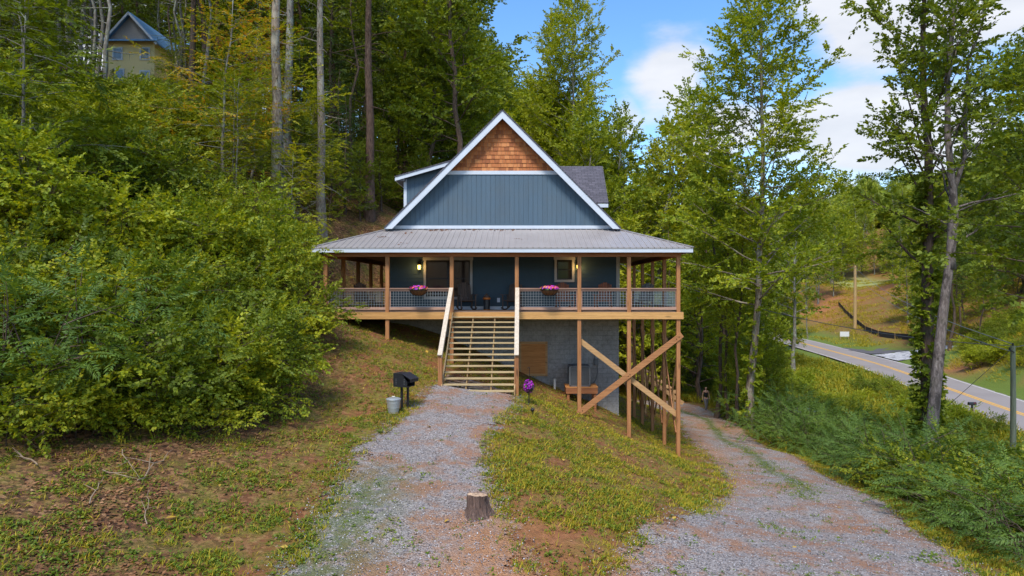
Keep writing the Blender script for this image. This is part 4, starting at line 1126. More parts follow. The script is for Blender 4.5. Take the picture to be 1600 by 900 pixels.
mb = MB(); rim = rings[-1]; c_ = V(sx, sy, sz + .385); inner = [c_ * .35 + V(*q) * .65 + V(0, 0, .012 * sin(k * .9)) for k, q in enumerate(rim)]
mb.v = [tuple(q) for q in rim] + [tuple(q) for q in inner] + [tuple(c_)]
for k in range(n_): mb.f += [(k, (k + 1) % n_, n_ + (k + 1) % n_, n_ + k), (n_ + k, n_ + (k + 1) % n_, 2 * n_)]; mb.m += [0, 0]
mb.build('sawn_top', M_CUT, t)

# sticks on the ground at the left
m = NT('dry_stick'); M_STICK = m.done(m.bsdf(m.mix(m.noise(9, 4, .6), (.17, .11, .07), (.42, .32, .22)), .9))
def stick(px0, py0, px1, py1, r, label, br=2):
    a_ = V(*hitg(px0, py0)); b_ = V(*hitg(px1, py1)); L = np.linalg.norm(b_ - a_); mb = MB(); pts = []
    for k in range(7):
        t_ = k / 6; q = a_ * (1 - t_) + b_ * t_; q[:2] += [R.gauss(0, .02 * L), R.gauss(0, .02 * L)]; q[2] = hz(q[0], q[1]) + r + .04 + .08 * R.random(); pts.append(q)
    mb.tube(pts, [r * (1 - .7 * k / 6) for k in range(7)], 5)
    for k in range(br):
        q = pts[2 + k]; d = nrm((pts[-1] - pts[0]) + V(R.gauss(0, .8), R.gauss(0, .8), R.random() * .5) * L * .8); mb.tube([q, q + d * L * .2, q + d * L * .33 + V(0, 0, -.01)], [r * .6, r * .4, r * .2], 4)
    o = mb.build('fallen_branch', M_STICK, None, origin=tuple(a_)); tag(o, label, 'branch', 'fallen branches on the leaf litter')
stick(213, 762, 271, 709, .014, 'pale straight fallen branch lying on the litter below the shrubs')
stick(190, 715, 218, 753, .010, 'thin forked fallen branch crossing the pale straight one')
stick(160, 742, 214, 753, .011, 'low curved fallen branch lying left of the pale straight one')
stick(140, 795, 164, 752, .011, 'dark leaning fallen branch at the left of the litter')
stick(228, 825, 234, 778, .009, 'short upright fallen twig in the middle of the litter')
stick(60, 735, 20, 705, .015, 'grey fallen branch at the far left edge of the yard')

# ---------------------------------------------------------------- person on the driveway
pxw, pyw = 12.45, 43.4; pzw = hz(pxw, pyw)
pers = thing('person', (pxw, pyw, pzw), 'person with long dark hair, black tank top and grey trousers walking on the driveway', 'person', rz=.15)
def skin_obj(name, J, E, mat, parent, sub=2):
    me = bpy.data.meshes.new(name); me.from_pydata([j[:3] for j in J], [], [])
    me.edges.add(len(E)); me.edges.foreach_set('vertices', np.array(E).ravel()); me.update()
    me.materials.append(mat); o = link(name, me, parent)
    md = o.modifiers.new('skin', 'SKIN'); md.use_smooth_shade = True
    ly = me.skin_vertices[0] if len(me.skin_vertices) else None
    if ly is None:
        import bmesh
        bm = bmesh.new(); bm.from_mesh(me); bm.verts.layers.skin.verify(); bm.to_mesh(me); bm.free(); ly = me.skin_vertices[0]
    for i, j in enumerate(J):
        r_ = j[3]; ly.data[i].radius = (r_, r_) if np.isscalar(r_) else r_; ly.data[i].use_root = (i == 0)
    s_ = o.modifiers.new('sub', 'SUBSURF'); s_.levels = 1; s_.render_levels = sub
    return o
M_SKINP = m_plain('skin', (.52, .29, .20), .55, .06, 4, .02)
M_TOPB = m_plain('black_cotton', (.012, .012, .014), .9, .2, 10, .1)
M_PANT = m_plain('grey_patterned_cloth', (.22, .21, .21), .9, .6, 22, .1)
M_HAIR = m_plain('dark_hair', (.018, .011, .009), .6, .3, 20, .2)
# x right, y away; faces -y (toward the camera); weight on the left leg, right leg forward
J = [(0, 0, .93, (.135, .10)), (0, 0, 1.06, (.115, .085)), (0, -.005, 1.20, (.125, .09)), (0, 0, 1.34, (.13, .085)), (0, 0, 1.42, (.055, .05)), (0, -.01, 1.475, (.045, .045)), (0, -.02, 1.53, (.066, .075)), (0, -.02, 1.60, (.075, .09)), (0, -.01, 1.65, (.05, .06)),
     (.15, 0, 1.375, .045), (.205, .02, 1.24, .038), (.225, .03, 1.10, .033), (.24, -.02, .98, .026), (.245, -.06, .89, .022),
     (-.15, 0, 1.375, .045), (-.205, .01, 1.24, .038), (-.235, .0, 1.10, .033), (-.26, -.05, .98, .026), (-.27, -.09, .89, .022),
     (.08, 0, .84, .085), (.09, .0, .66, .07), (.085, .03, .47, .05), (.085, .09, .30, .045), (.085, .16, .09, .03), (.085, .13, .03, .03), (.085, .03, .02, .026),
     (-.08, 0, .84, .085), (-.085, -.10, .66, .07), (-.08, -.17, .48, .05), (-.075, -.16, .28, .045), (-.07, -.14, .08, .03), (-.07, -.15, .035, .03), (-.075, -.26, .02, .026)]
E_ = [(0, 1), (1, 2), (2, 3), (3, 4), (4, 5), (5, 6), (6, 7), (7, 8), (3, 9), (9, 10), (10, 11), (11, 12), (12, 13), (3, 14), (14, 15), (15, 16), (16, 17), (17, 18), (0, 19), (19, 20), (20, 21), (21, 22), (22, 23), (23, 24), (24, 25), (0, 26), (26, 27), (27, 28), (28, 29), (29, 30), (30, 31), (31, 32)]
for wi, s in ((13, 1), (18, -1)):
    bx_, by_, bz__ = J[wi][:3]; pi_ = len(J); J.append((bx_ + s * .004, by_ - .015, bz__ - .05, (.03, .016))); E_.append((wi, pi_))
    for k, L in enumerate((.055, .065, .06, .045)):
        off = (k - 1.5) * .017; i0 = len(J); J.append((bx_ + s * .008, by_ - .02 + off, bz__ - .095, .0085)); J.append((bx_ + s * .004, by_ - .03 + off, bz__ - .095 - L * .6, .0075)); E_ += [(pi_, i0), (i0, i0 + 1)]
    i0 = len(J); J.append((bx_ + s * .0, by_ - .05, bz__ - .045, .0095)); J.append((bx_ - s * .004, by_ - .06, bz__ - .085, .008)); E_ += [(wi, i0), (i0, i0 + 1)]
body = skin_obj('body', J, E_, M_SKINP, pers)
skin_obj('tank_top', [(0, 0, .90, (.148, .115)), (0, 0, 1.06, (.128, .10)), (0, -.012, 1.21, (.138, .112)), (0, -.005, 1.33, (.125, .095)), (.09, 0, 1.385, .03), (-.09, 0, 1.385, .03)], [(0, 1), (1, 2), (2, 3), (3, 4), (3, 5)], M_TOPB, pers)
skin_obj('trousers', [(0, 0, .94, (.14, .108)), (.08, 0, .84, .10), (.09, .0, .66, .088), (.085, .03, .47, .072), (.085, .09, .30, .07), (.085, .155, .12, .06), (-.08, 0, .84, .10), (-.085, -.10, .66, .088), (-.08, -.17, .48, .072), (-.075, -.16, .28, .07), (-.07, -.14, .10, .06)], [(0, 1), (1, 2), (2, 3), (3, 4), (4, 5), (0, 6), (6, 7), (7, 8), (8, 9), (9, 10)], M_PANT, pers)
skin_obj('hair', [(0, .03, 1.665, (.075, .085)), (0, .06, 1.58, (.095, .07)), (.05, .05, 1.45, .065), (.085, .0, 1.32, .045), (-.05, .05, 1.45, .065), (-.085, .0, 1.32, .045), (0, .08, 1.40, (.08, .05))], [(0, 1), (1, 2), (2, 3), (1, 4), (4, 5), (1, 6)], M_HAIR, pers)
fm = MB()
for s in (-1, 1): fm.lathe((s * .028, -.108, 1.585), [(.004, -.006), (.009, 0), (.004, .006)], 8)
fm.build('eyes', M_HAIR, pers, origin=(0, 0, 0)); fm = MB(); fm.add([(0, -.135, 1.55), (.012, -.108, 1.548), (-.012, -.108, 1.548), (0, -.108, 1.59)], [(0, 1, 3), (0, 3, 2), (0, 2, 1)]); fm.build('nose', M_SKINP, pers, origin=(0, 0, 0))
fm = MB(); fm.box(-.022, .022, -.112, -.102, 1.522, 1.532); fm.build('mouth', m_plain('lips', (.35, .10, .09), .5, .05), pers, origin=(0, 0, 0))
hb_ = MB(); c0 = V(pxw - .27, pyw - .10, pzw + .74); hb_.box(c0[0] - .07, c0[0] + .05, c0[1] - .04, c0[1] + .04, c0[2] - .10, c0[2] + .03); hb_.tube([c0 + V(-.03, 0, .03), c0 + V(-.02, 0, .09), c0 + V(.02, 0, .09), c0 + V(.03, 0, .03)], .006, 5)
tag(hb_.build('handbag', M_TOPB, None, origin=tuple(c0), bevel=.01), 'small black bag held in the hand of the person on the driveway', 'bag')

# ---------------------------------------------------------------- car below the bank, half hidden
def car(x, y, rz, label):
    z = hz(x, y); t = thing('parked_car', (x, y, z), label, 'car', None, rz)
    paint_ = m_plain('silver_car_paint', (.46, .50, .55), .25, .03, 3, .0, .5)
    L, W_ = 4.5, 1.78
    prof_ = [(-2.2, .35), (-2.25, .62), (-2.1, .86), (-1.75, .94), (-1.1, .98), (.75, .98), (1.7, .88), (2.15, .72), (2.25, .5), (2.2, .32)]
    mb = MB(); n_ = len(prof_)
    ys_ = [(-W_ / 2, .93), (-W_ / 2 + .1, 1.0), (W_ / 2 - .1, 1.0), (W_ / 2, .93)]
    for yy, s in ys_: mb.v += [(a_ * (1 if s == 1 else .985), yy, .32 + (b_ - .32) * s) for a_, b_ in prof_]
    for j in range(3):
        for i in range(n_): mb.f.append((j * n_ + i, j * n_ + (i + 1) % n_, (j + 1) * n_ + (i + 1) % n_, (j + 1) * n_ + i)); mb.m.append(0)
    mb.f += [tuple(range(n_))[::-1], tuple(3 * n_ + i for i in range(n_))]; mb.m += [0, 0]
    mb.build('body', paint_, t, origin=(0, 0, 0), bevel=.03)
    mb = MB(); w0, w1 = .78, .6
    mb.hexa([(-1.75, -w0, .93), (1.05, -w0, .95), (1.05, w0, .95), (-1.75, w0, .93), (-1.2, -w1, 1.42), (.25, -w1, 1.45), (.25, w1, 1.45), (-1.2, w1, 1.42)]); mb.build('window', M_GLASS, t, origin=(0, 0, 0))
    mb = MB(); mb.hexa([(-1.25, -w1 - .02, 1.405), (.28, -w1 - .02, 1.435), (.28, w1 + .02, 1.435), (-1.25, w1 + .02, 1.405), (-1.1, -w1 + .1, 1.46), (.15, -w1 + .1, 1.475), (.15, w1 - .1, 1.475), (-1.1, w1 - .1, 1.46)])
    for s in (-1, 1):
        mb.bar((-1.78, s * w0, .93), (-1.22, s * (w1 + .01), 1.42), .07, .05); mb.bar((1.07, s * w0, .95), (.26, s * (w1 + .01), 1.44), .07, .05); mb.bar((-.4, s * (w0 + .005), .95), (-.4, s * (w1 + .01), 1.43), .06, .03)
    mb.build('roof', paint_, t, origin=(0, 0, 0))
    rb = m_plain('tyre_rubber', (.02, .02, .02), .9); 
    for cx_ in (-1.4, 1.4):
        for s in (-1, 1):
            mb = MB(); yy = s * (W_ / 2 - .1); mb.tube([(cx_, yy - .11, .33), (cx_, yy + .11, .33)], .33, 20); w_ = mb.build('wheel', rb, t, origin=(0, 0, 0))
            mb = MB(); mb.tube([(cx_, yy - .115, .33), (cx_, yy + .115, .33)], .2, 12); mb.build('rim', M_GALV, w_, origin=(0, 0, 0))
    for s in (-1, 1):
        mb = MB(); mb.box(-2.27, -2.2, s * .66 - .16, s * .66 + .16, .62, .78); mb.build('tail_light', m_plain('red_lens', (.5, .02, .015), .3), t, origin=(0, 0, 0))
        mb = MB(); mb.box(2.18, 2.25, s * .64 - .17, s * .64 + .17, .58, .7); mb.build('headlight', M_WHITE, t, origin=(0, 0, 0))
car(18.2, 40.5, .25, 'silver car parked below the driveway bank and half hidden by shrubs')

# mailbox
mx_, my_ = 34.3, 48.8; mz_ = hz(mx_, my_)
t = thing('mailbox', (mx_, my_, mz_), 'black mailbox on a post at the near edge of the paved road', 'mailbox')
mb = MB(); mb.box(mx_ - .05, mx_ + .05, my_ - .05, my_ + .05, mz_ - .1, mz_ + .82); mb.build('post', M_BLACKP, t)
mb = MB(); n_ = 9; pr = [(-.11, 0), (.11, 0)] + [(.11 * cos(a_), .12 + .11 * sin(a_)) for a_ in np.linspace(0, pi, n_)]
k_ = len(pr); mb.v = [(mx_ + xx, my_ + b_, mz_ + .82 + c_) for xx in (-.28, .28) for b_, c_ in pr]
mb.f = [tuple(range(k_))[::-1], tuple(range(k_, 2 * k_))] + [(i, (i + 1) % k_, k_ + (i + 1) % k_, k_ + i) for i in range(k_)]; mb.m = [0] * len(mb.f)
mb.build('box', M_BLACKP, t); mb = MB(); mb.box(mx_ + .05, mx_ + .22, my_ - .125, my_ - .115, mz_ + .98, mz_ + 1.0); mb.build('flag', m_plain('red_flag', (.5, .03, .02), .5), t)

# utility poles and cables
M_POLEG = m_wood('green_treated_pole', (.13, .15, .10), (.27, .29, .20), 'z', False)
M_POLEY = m_wood('yellow_pole', (.40, .25, .10), (.62, .43, .2), 'z', False)
def pole(x, y, ztop, r, mat, label, arm=False):
    z = hz(x, y); t = thing('utility_pole', (x, y, z), label, 'utility pole')
    mb = MB(); mb.tube([(x, y, z - .3), (x + .02, y, (z + ztop) / 2), (x, y, ztop)], [r, r * .9, r * .75], 12); mb.build('pole', mat, t)
    if arm:
        mb = MB(); mb.tube([(x - .05, y - r, ztop - .35), (x - .35, y - r - .05, ztop - .2)], .03, 6); mb.lathe((x - .35, y - r - .05, ztop - .2), [(.02, 0), (.05, .03), (.03, .07), (.05, .1), (.02, .13)], 8); mb.lathe((x, y, ztop), [(.03, 0), (.06, .04), (.04, .08), (.06, .12), (.02, .16)], 8); mb.build('insulator', M_DARKMETAL, t)
    return V(x, y, ztop)
PA = pole(27.6, 36, -3.25, .155, M_POLEG, 'greenish weathered utility pole standing in the shrubs before the road', True)
xP, yP = 62.4, 120; PB = pole(xP, yP, 4.2, .3, M_POLEY, 'tall yellow wooden utility pole on the slope across the road', True)
PC = pole(51.5, 133, 1.2, .22, M_POLEG, 'slim grey utility pole further up the far side of the road')
def cable(a_, b_, sag, label, r=.018):
    a_, b_ = V(*a_), V(*b_); mb = MB(); pts = [a_ * (1 - t_) + b_ * t_ - V(0, 0, sag * 4 * t_ * (1 - t_)) for t_ in np.linspace(0, 1, 17)]; mb.tube(pts, r, 4)
    tag(mb.build('power_cable', M_CABLE, None, origin=tuple(a_)), label, 'cable', 'overhead cables by the road')
M_CABLE = m_plain('cable', (.10, .10, .11), .5)
cable(PA + V(0, 0, .1), PB + V(0, 0, -.3), 1.2, 'overhead cable from the greenish pole to the tall yellow pole', .025)
cable(PA + V(0, 0, -.35), PB + V(0, 0, -1.6), 1.4, 'lower overhead cable from the greenish pole to the tall yellow pole', .025)
cable(PA, (6.1, 40, 1.5), 1.0, 'overhead cable from the greenish pole towards the cabin')
cable(PB + V(0, 0, -.3), PC, .6, 'cable between the two poles across the road', .03)
cable(PA + V(0, 0, -.1), (24.6, 40.5, hz(24.6, 40.5)), .0, 'straight guy cable from the greenish pole down to the ground', .014)
cable(PA + V(0, 0, -.1), (60, 52, 2), .8, 'overhead cable from the greenish pole to beyond the road')

# sign and silt fence across the road
gx_, gy_ = 56.4, 112.; gz_ = hz(gx_, gy_)
t = thing('road_sign', (gx_, gy_, gz_), 'small white sign board on two legs across the paved road', 'sign')
mb = MB(); mb.box(gx_ - .8, gx_ + .8, gy_ - .03, gy_, gz_ + .55, gz_ + 1.4); mb.build('board', m_plain('white_sign', (.75, .76, .78), .5, .04), t)
for xx in (-.7, .7): mb = MB(); mb.box(gx_ + xx - .05, gx_ + xx + .05, gy_ + .001, gy_ + .09, gz_ - .1, gz_ + 1.4); mb.build('leg', M_STR, t)
M_SILT = m_plain('black_silt_cloth', (.02, .02, .024), .8, .2)
pts = [V(*hitg(a_, b_)) for a_, b_ in ((1310, 478), (1322, 492), (1338, 506), (1352, 518), (1372, 526), (1398, 530), (1428, 533))]
t = thing('silt_fence', tuple(pts[3]), 'low black silt fence winding down the cleared dirt slope', 'fence')
mb = MB()
for a_, b_ in zip(pts[:-1], pts[1:]): mb.hexa([a_ + V(0, -.02, -.2), b_ + V(0, -.02, -.2), b_ + V(0, .02, -.2), a_ + V(0, .02, -.2), a_ + V(0, -.02, .95), b_ + V(0, -.02, .95), b_ + V(0, .02, .95), a_ + V(0, .02, .95)])
mb.build('cloth', M_SILT, t)
for a_, b_ in zip(pts[:-1], pts[1:]):
    n_ = max(1, int(np.linalg.norm(b_ - a_) / 3))
    for k in range(n_):
        q = a_ + (b_ - a_) * k / n_; mb = MB(); mb.box(q[0] - .04, q[0] + .04, q[1] - .1, q[1] - .03, q[2] - .2, q[2] + 1.15); mb.build('stake', M_STR, t)

# ---------------------------------------------------------------- yellow house up the hill
yx, yy_ = -45.5, 75.0; yz = 24.2
t = thing('yellow_house', (yx, yy_, yz), 'yellow house with a blue metal roof high on the wooded hill at the upper left', 'house')
M_YEL2 = m_plain('yellow_siding', (.78, .64, .30), .7, .08, 3, .1); M_BLUR = m_plain('blue_metal_roof', (.16, .32, .52), .35, .12, 3, .05, .3); M_GREYG = m_plain('grey_gable_shingles', (.34, .32, .31), .8, .2, 8, .2)
bx0, bx1 = yx - 3.0, yx + 2.4; ap = 32.2; ev = 28.9
mb = MB(); mb.box(bx0, bx1, yy_, yy_ + 10, yz - 4, ev); mb.build('wall', M_YEL2, t)
mb = MB(); mb.add([(bx0 - .2, yy_ - .03, ev), (bx1 + .2, yy_ - .03, ev), ((bx0 + bx1) / 2, yy_ - .03, ap - .25), (bx0 - .2, yy_ + 9.9, ev), (bx1 + .2, yy_ + 9.9, ev), ((bx0 + bx1) / 2, yy_ + 9.9, ap - .25)], [(0, 1, 2), (5, 4, 3), (0, 2, 5, 3), (1, 4, 5, 2), (0, 3, 4, 1)]); mb.build('gable', M_GREYG, t)
xm = (bx0 + bx1) / 2
mb = MB()
for s in (-1, 1):
    a_ = (xm, ap); b_ = (xm + s * 3.3, ev - .35)
    mb.hexa([(a_[0], yy_ - .6, a_[1] - .15), (b_[0], yy_ - .6, b_[1] - .15), (b_[0], yy_ + 10.5, b_[1] - .15), (a_[0], yy_ + 10.5, a_[1] - .15), (a_[0], yy_ - .6, a_[1]), (b_[0], yy_ - .6, b_[1]), (b_[0], yy_ + 10.5, b_[1]), (a_[0], yy_ + 10.5, a_[1])])
mb.hexa([(bx0 - .8, yy_ - .9, ev - .25), (bx1 + .8, yy_ - .9, ev - .25), (bx1 + .8, yy_ - .031, ev + .15), (bx0 - .8, yy_ - .031, ev + .15), (bx0 - .8, yy_ - .9, ev - .15), (bx1 + .8, yy_ - .9, ev - .15), (bx1 + .8, yy_ - .031, ev + .3), (bx0 - .8, yy_ - .031, ev + .3)])
mb.hexa([(bx1, yy_ + 3, 29.0), (bx1 + 4, yy_ + 3, 29.0), (bx1 + 4, yy_ + 7, 31.2), (bx1 - .5, yy_ + 7, 31.2), (bx1, yy_ + 3, 29.15), (bx1 + 4, yy_ + 3, 29.15), (bx1 + 4, yy_ + 7, 31.35), (bx1 - .5, yy_ + 7, 31.35)])
mb.build('roof', M_BLUR, t)
mb = MB(); mb.box(bx1 + .001, bx1 + 3.8, yy_ + 3.3, yy_ + 9, yz - 4, 29.0); mb.build('side_wing', M_YEL2, t)
for s in (-1, 1):
    mb = MB(); mb.bar((xm, yy_ - .62, ap - .2), (xm + s * 3.3, yy_ - .62, ev - .55), .08, .22); mb.build('rake_board', M_WHITE, t)
for wx_, wz_ in ((xm + 1.6, 26.9), (xm - 1.6, 26.9), (xm + 1.6, 24.2), (xm - 1.4, 24.4)):
    mb = MB(); mb.box(wx_ - .6, wx_ + .6, yy_ - .08, yy_ - .01, wz_ - .2, wz_ + 1.3); w_ = mb.build('window', M_WHITE, t)
    mb = MB(); mb.box(wx_ - .45, wx_ + .45, yy_ - .1, yy_ - .082, wz_ - .05, wz_ + 1.15); mb.build('pane', mk_glass('sky_glass', (.18, .22, .22)), w_)
# ---------------------------------------------------------------- foliage
def leaf_mat(name, stops, trans=.36, rough=.55, obj_var=.35):
    """stops: leaf colours; each leaf picks one, each plant leans to one side"""
    m = NT(name)
    n = m.noise(.55, 3, .6, m.pos())
    f = m.math('ADD', m.math('MULTIPLY', m.island(), .5), m.math('MULTIPLY', m.objrand(), obj_var))
    f = m.math('ADD', f, m.math('MULTIPLY', m.math('SUBTRACT', n, .42), .75), True)
    c = m.ramp(f, stops)
    d = m.bsdf(c, rough, Specular_IOR_Level=.3)
    tc = m.mix(1.0, c, (1.5, 1.35, .45), 'MULTIPLY')
    t_ = m.new('ShaderNodeBsdfTranslucent', {'Color': tc}).outputs[0]
    return m.done(m.new('ShaderNodeMixShader', {0: trans, 1: d, 2: t_}).outputs[0])
LM = {
 'green': leaf_mat('leaf_mid_green', [(.0, (0.085, 0.120, 0.010)), (.35, (0.144, 0.196, 0.014)), (.7, (0.246, 0.291, 0.018)), (1, (0.461, 0.394, 0.022))]),
 'dark': leaf_mat('leaf_dark_green', [(.0, (0.062, 0.087, 0.012)), (.4, (0.096, 0.139, 0.016)), (.8, (0.148, 0.200, 0.020)), (1, (0.245, 0.262, 0.025))]),
 'yellow': leaf_mat('leaf_yellow_green', [(.0, (0.129, 0.196, 0.012)), (.35, (0.241, 0.307, 0.016)), (.7, (0.418, 0.427, 0.020)), (1, (0.433, 0.430, 0.030))]),
 'beech': leaf_mat('leaf_beech', [(.0, (0.081, 0.122, 0.010)), (.3, (0.146, 0.214, 0.014)), (.6, (0.289, 0.325, 0.018)), (.85, (0.459, 0.427, 0.020)), (.97, (0.459, 0.431, 0.030))]),
 'autumn': leaf_mat('leaf_turning_maple', [(.0, (.12, .17, .012)), (.3, (.24, .25, .016)), (.5, (.40, .29, .02)), (.68, (.52, .24, .03)), (.85, (.55, .14, .03)), (1, (.5, .08, .03))]),
 'mimosa': leaf_mat('leaf_mimosa', [(.0, (0.061, 0.111, 0.026)), (.4, (0.105, 0.182, 0.036)), (.8, (0.171, 0.261, 0.035)), (1, (0.324, 0.367, 0.035))], .3),
 'conifer': leaf_mat('needles', [(.0, (0.046, 0.090, 0.026)), (.5, (0.077, 0.146, 0.040)), (1, (0.137, 0.217, 0.055))], .2),
 'far': leaf_mat('leaf_far_wood', [(.0, (0.139, 0.192, 0.014)), (.4, (0.239, 0.297, 0.020)), (.8, (0.407, 0.402, 0.025)), (1, (0.468, 0.440, 0.040))]),
 'grass': leaf_mat('blades', [(.0, (0.163, 0.186, 0.010)), (.4, (0.321, 0.305, 0.018)), (.75, (0.550, 0.405, 0.030)), (1, (0.550, 0.427, 0.070))], .3),
 'weed': leaf_mat('weeds', [(.0, (0.054, 0.100, 0.010)), (.35, (0.117, 0.185, 0.014)), (.65, (0.216, 0.270, 0.020)), (.85, (0.324, 0.310, 0.030)), (1, (0.360, 0.240, 0.050))], .3),
}
def bark_mat(name, a, b, c, sc=1.0, lichen=None, moss=.0):
    m = NT(name); v = m.obj()
    n = m.noise(5 * sc, 7, .7, m.mapping(v, (2.2, 2.2, .5)), .5); n2 = m.noise(1.1, 5, .65, v)
    col = m.ramp(n, [(.3, a), (.52, b), (.74, c)])
    if lichen: col = m.mix(m.ramp(m.noise(3.2, 6, .7, m.mapping(v, (1, 1, .55))), [(.5, 0.0), (.58, .85)]), col, lichen)
    if moss: col = m.mix(m.ramp(n2, [(.5, 0.0), (.68, moss)]), col, (.07, .085, .025))
    return m.done(m.bsdf(col, .95, m.bump(n, .9, .03)))
BM = {
 'brown': bark_mat('bark_brown', (.03, .02, .015), (.11, .07, .05), (.22, .15, .105), 1, None, .5),
 'pine': bark_mat('bark_pine', (.05, .028, .02), (.17, .095, .062), (.32, .20, .135), 1.0),
 'pale': bark_mat('bark_pale', (.08, .055, .04), (.27, .205, .15), (.44, .36, .27), 1.3, (.40, .36, .28), .3),
 'grey': bark_mat('bark_grey', (.07, .06, .052), (.19, .165, .14), (.34, .30, .26), .9, (.30, .32, .26), .4),
 'spot': bark_mat('bark_spotted', (.06, .045, .04), (.17, .135, .12), (.34, .29, .26), 1.1, (.045, .035, .03), .2),
}

class Plant:
    def __init__(s, seed): s.r = random.Random(seed); s.wood = MB(); s.P = []; s.D = []; s.N = []; s.Ls = []
    def spray(s, o, d, up, ln, k, L, ang=55, tip=True):
        s.P.append((o, d, up, ln, k, L, ang))
def build_leaves(sprays, seed, Wf=.3, fold=.06, droop=.1, jit=.28):
    rs = np.random.default_rng(seed)
    O = np.array([q[0] for q in sprays]); D = nrm(np.array([q[1] for q in sprays])); U = np.array([q[2] for q in sprays])
    LN = np.array([q[3] for q in sprays]); K = int(sprays[0][4]); L = np.array([q[5] for q in sprays]); ANG = np.radians(np.array([q[6] for q in sprays]))
    S = nrm(np.cross(D, U)); U = nrm(np.cross(S, D)); m = len(O)
    t = (np.arange(K) + .7) / K; sd = np.where(np.arange(K) % 2 == 0, 1., -1.)
    t = np.broadcast_to(t, (m, K)) + rs.normal(0, .03, (m, K))
    a = ANG[:, None] * (1 - .55 * t) * (1 + rs.normal(0, .15, (m, K)))
    last = np.zeros((m, K)); last[:, -1] = 1; a = a * (1 - last)
    P = O[:, None] + D[:, None] * (LN[:, None] * t)[..., None] - U[:, None] * (LN[:, None] * .15 * t * t)[..., None]
    dd = D[:, None] * np.cos(a)[..., None] + S[:, None] * (np.sin(a) * sd)[..., None]
    dd = nrm(dd + rs.normal(0, jit * .5, (m, K, 3)) - np.array([0, 0, droop]))
    nn = nrm(U[:, None] + rs.normal(0, jit, (m, K, 3)))
    ss = nrm(np.cross(dd, nn)); nn = np.cross(ss, dd)
    Ls = (L[:, None] * rs.uniform(.7, 1.2, (m, K)) * (1 - .25 * np.abs(t - .5)))[..., None]
    W = Ls * Wf
    v0 = P; v1 = P + dd * Ls * .42 + ss * W + nn * Ls * fold; v2 = P + dd * Ls - nn * Ls * fold; v3 = P + dd * Ls * .42 - ss * W + nn * Ls * fold
    verts = np.stack([v0, v1, v2, v3], 2).reshape(-1, 3); n = m * K
    b = (np.arange(n) * 4)[:, None]
    f = np.concatenate([b + np.array([[0, 1, 2]]), b + np.array([[0, 2, 3]])], 1).reshape(-1, 3)
    return verts, f

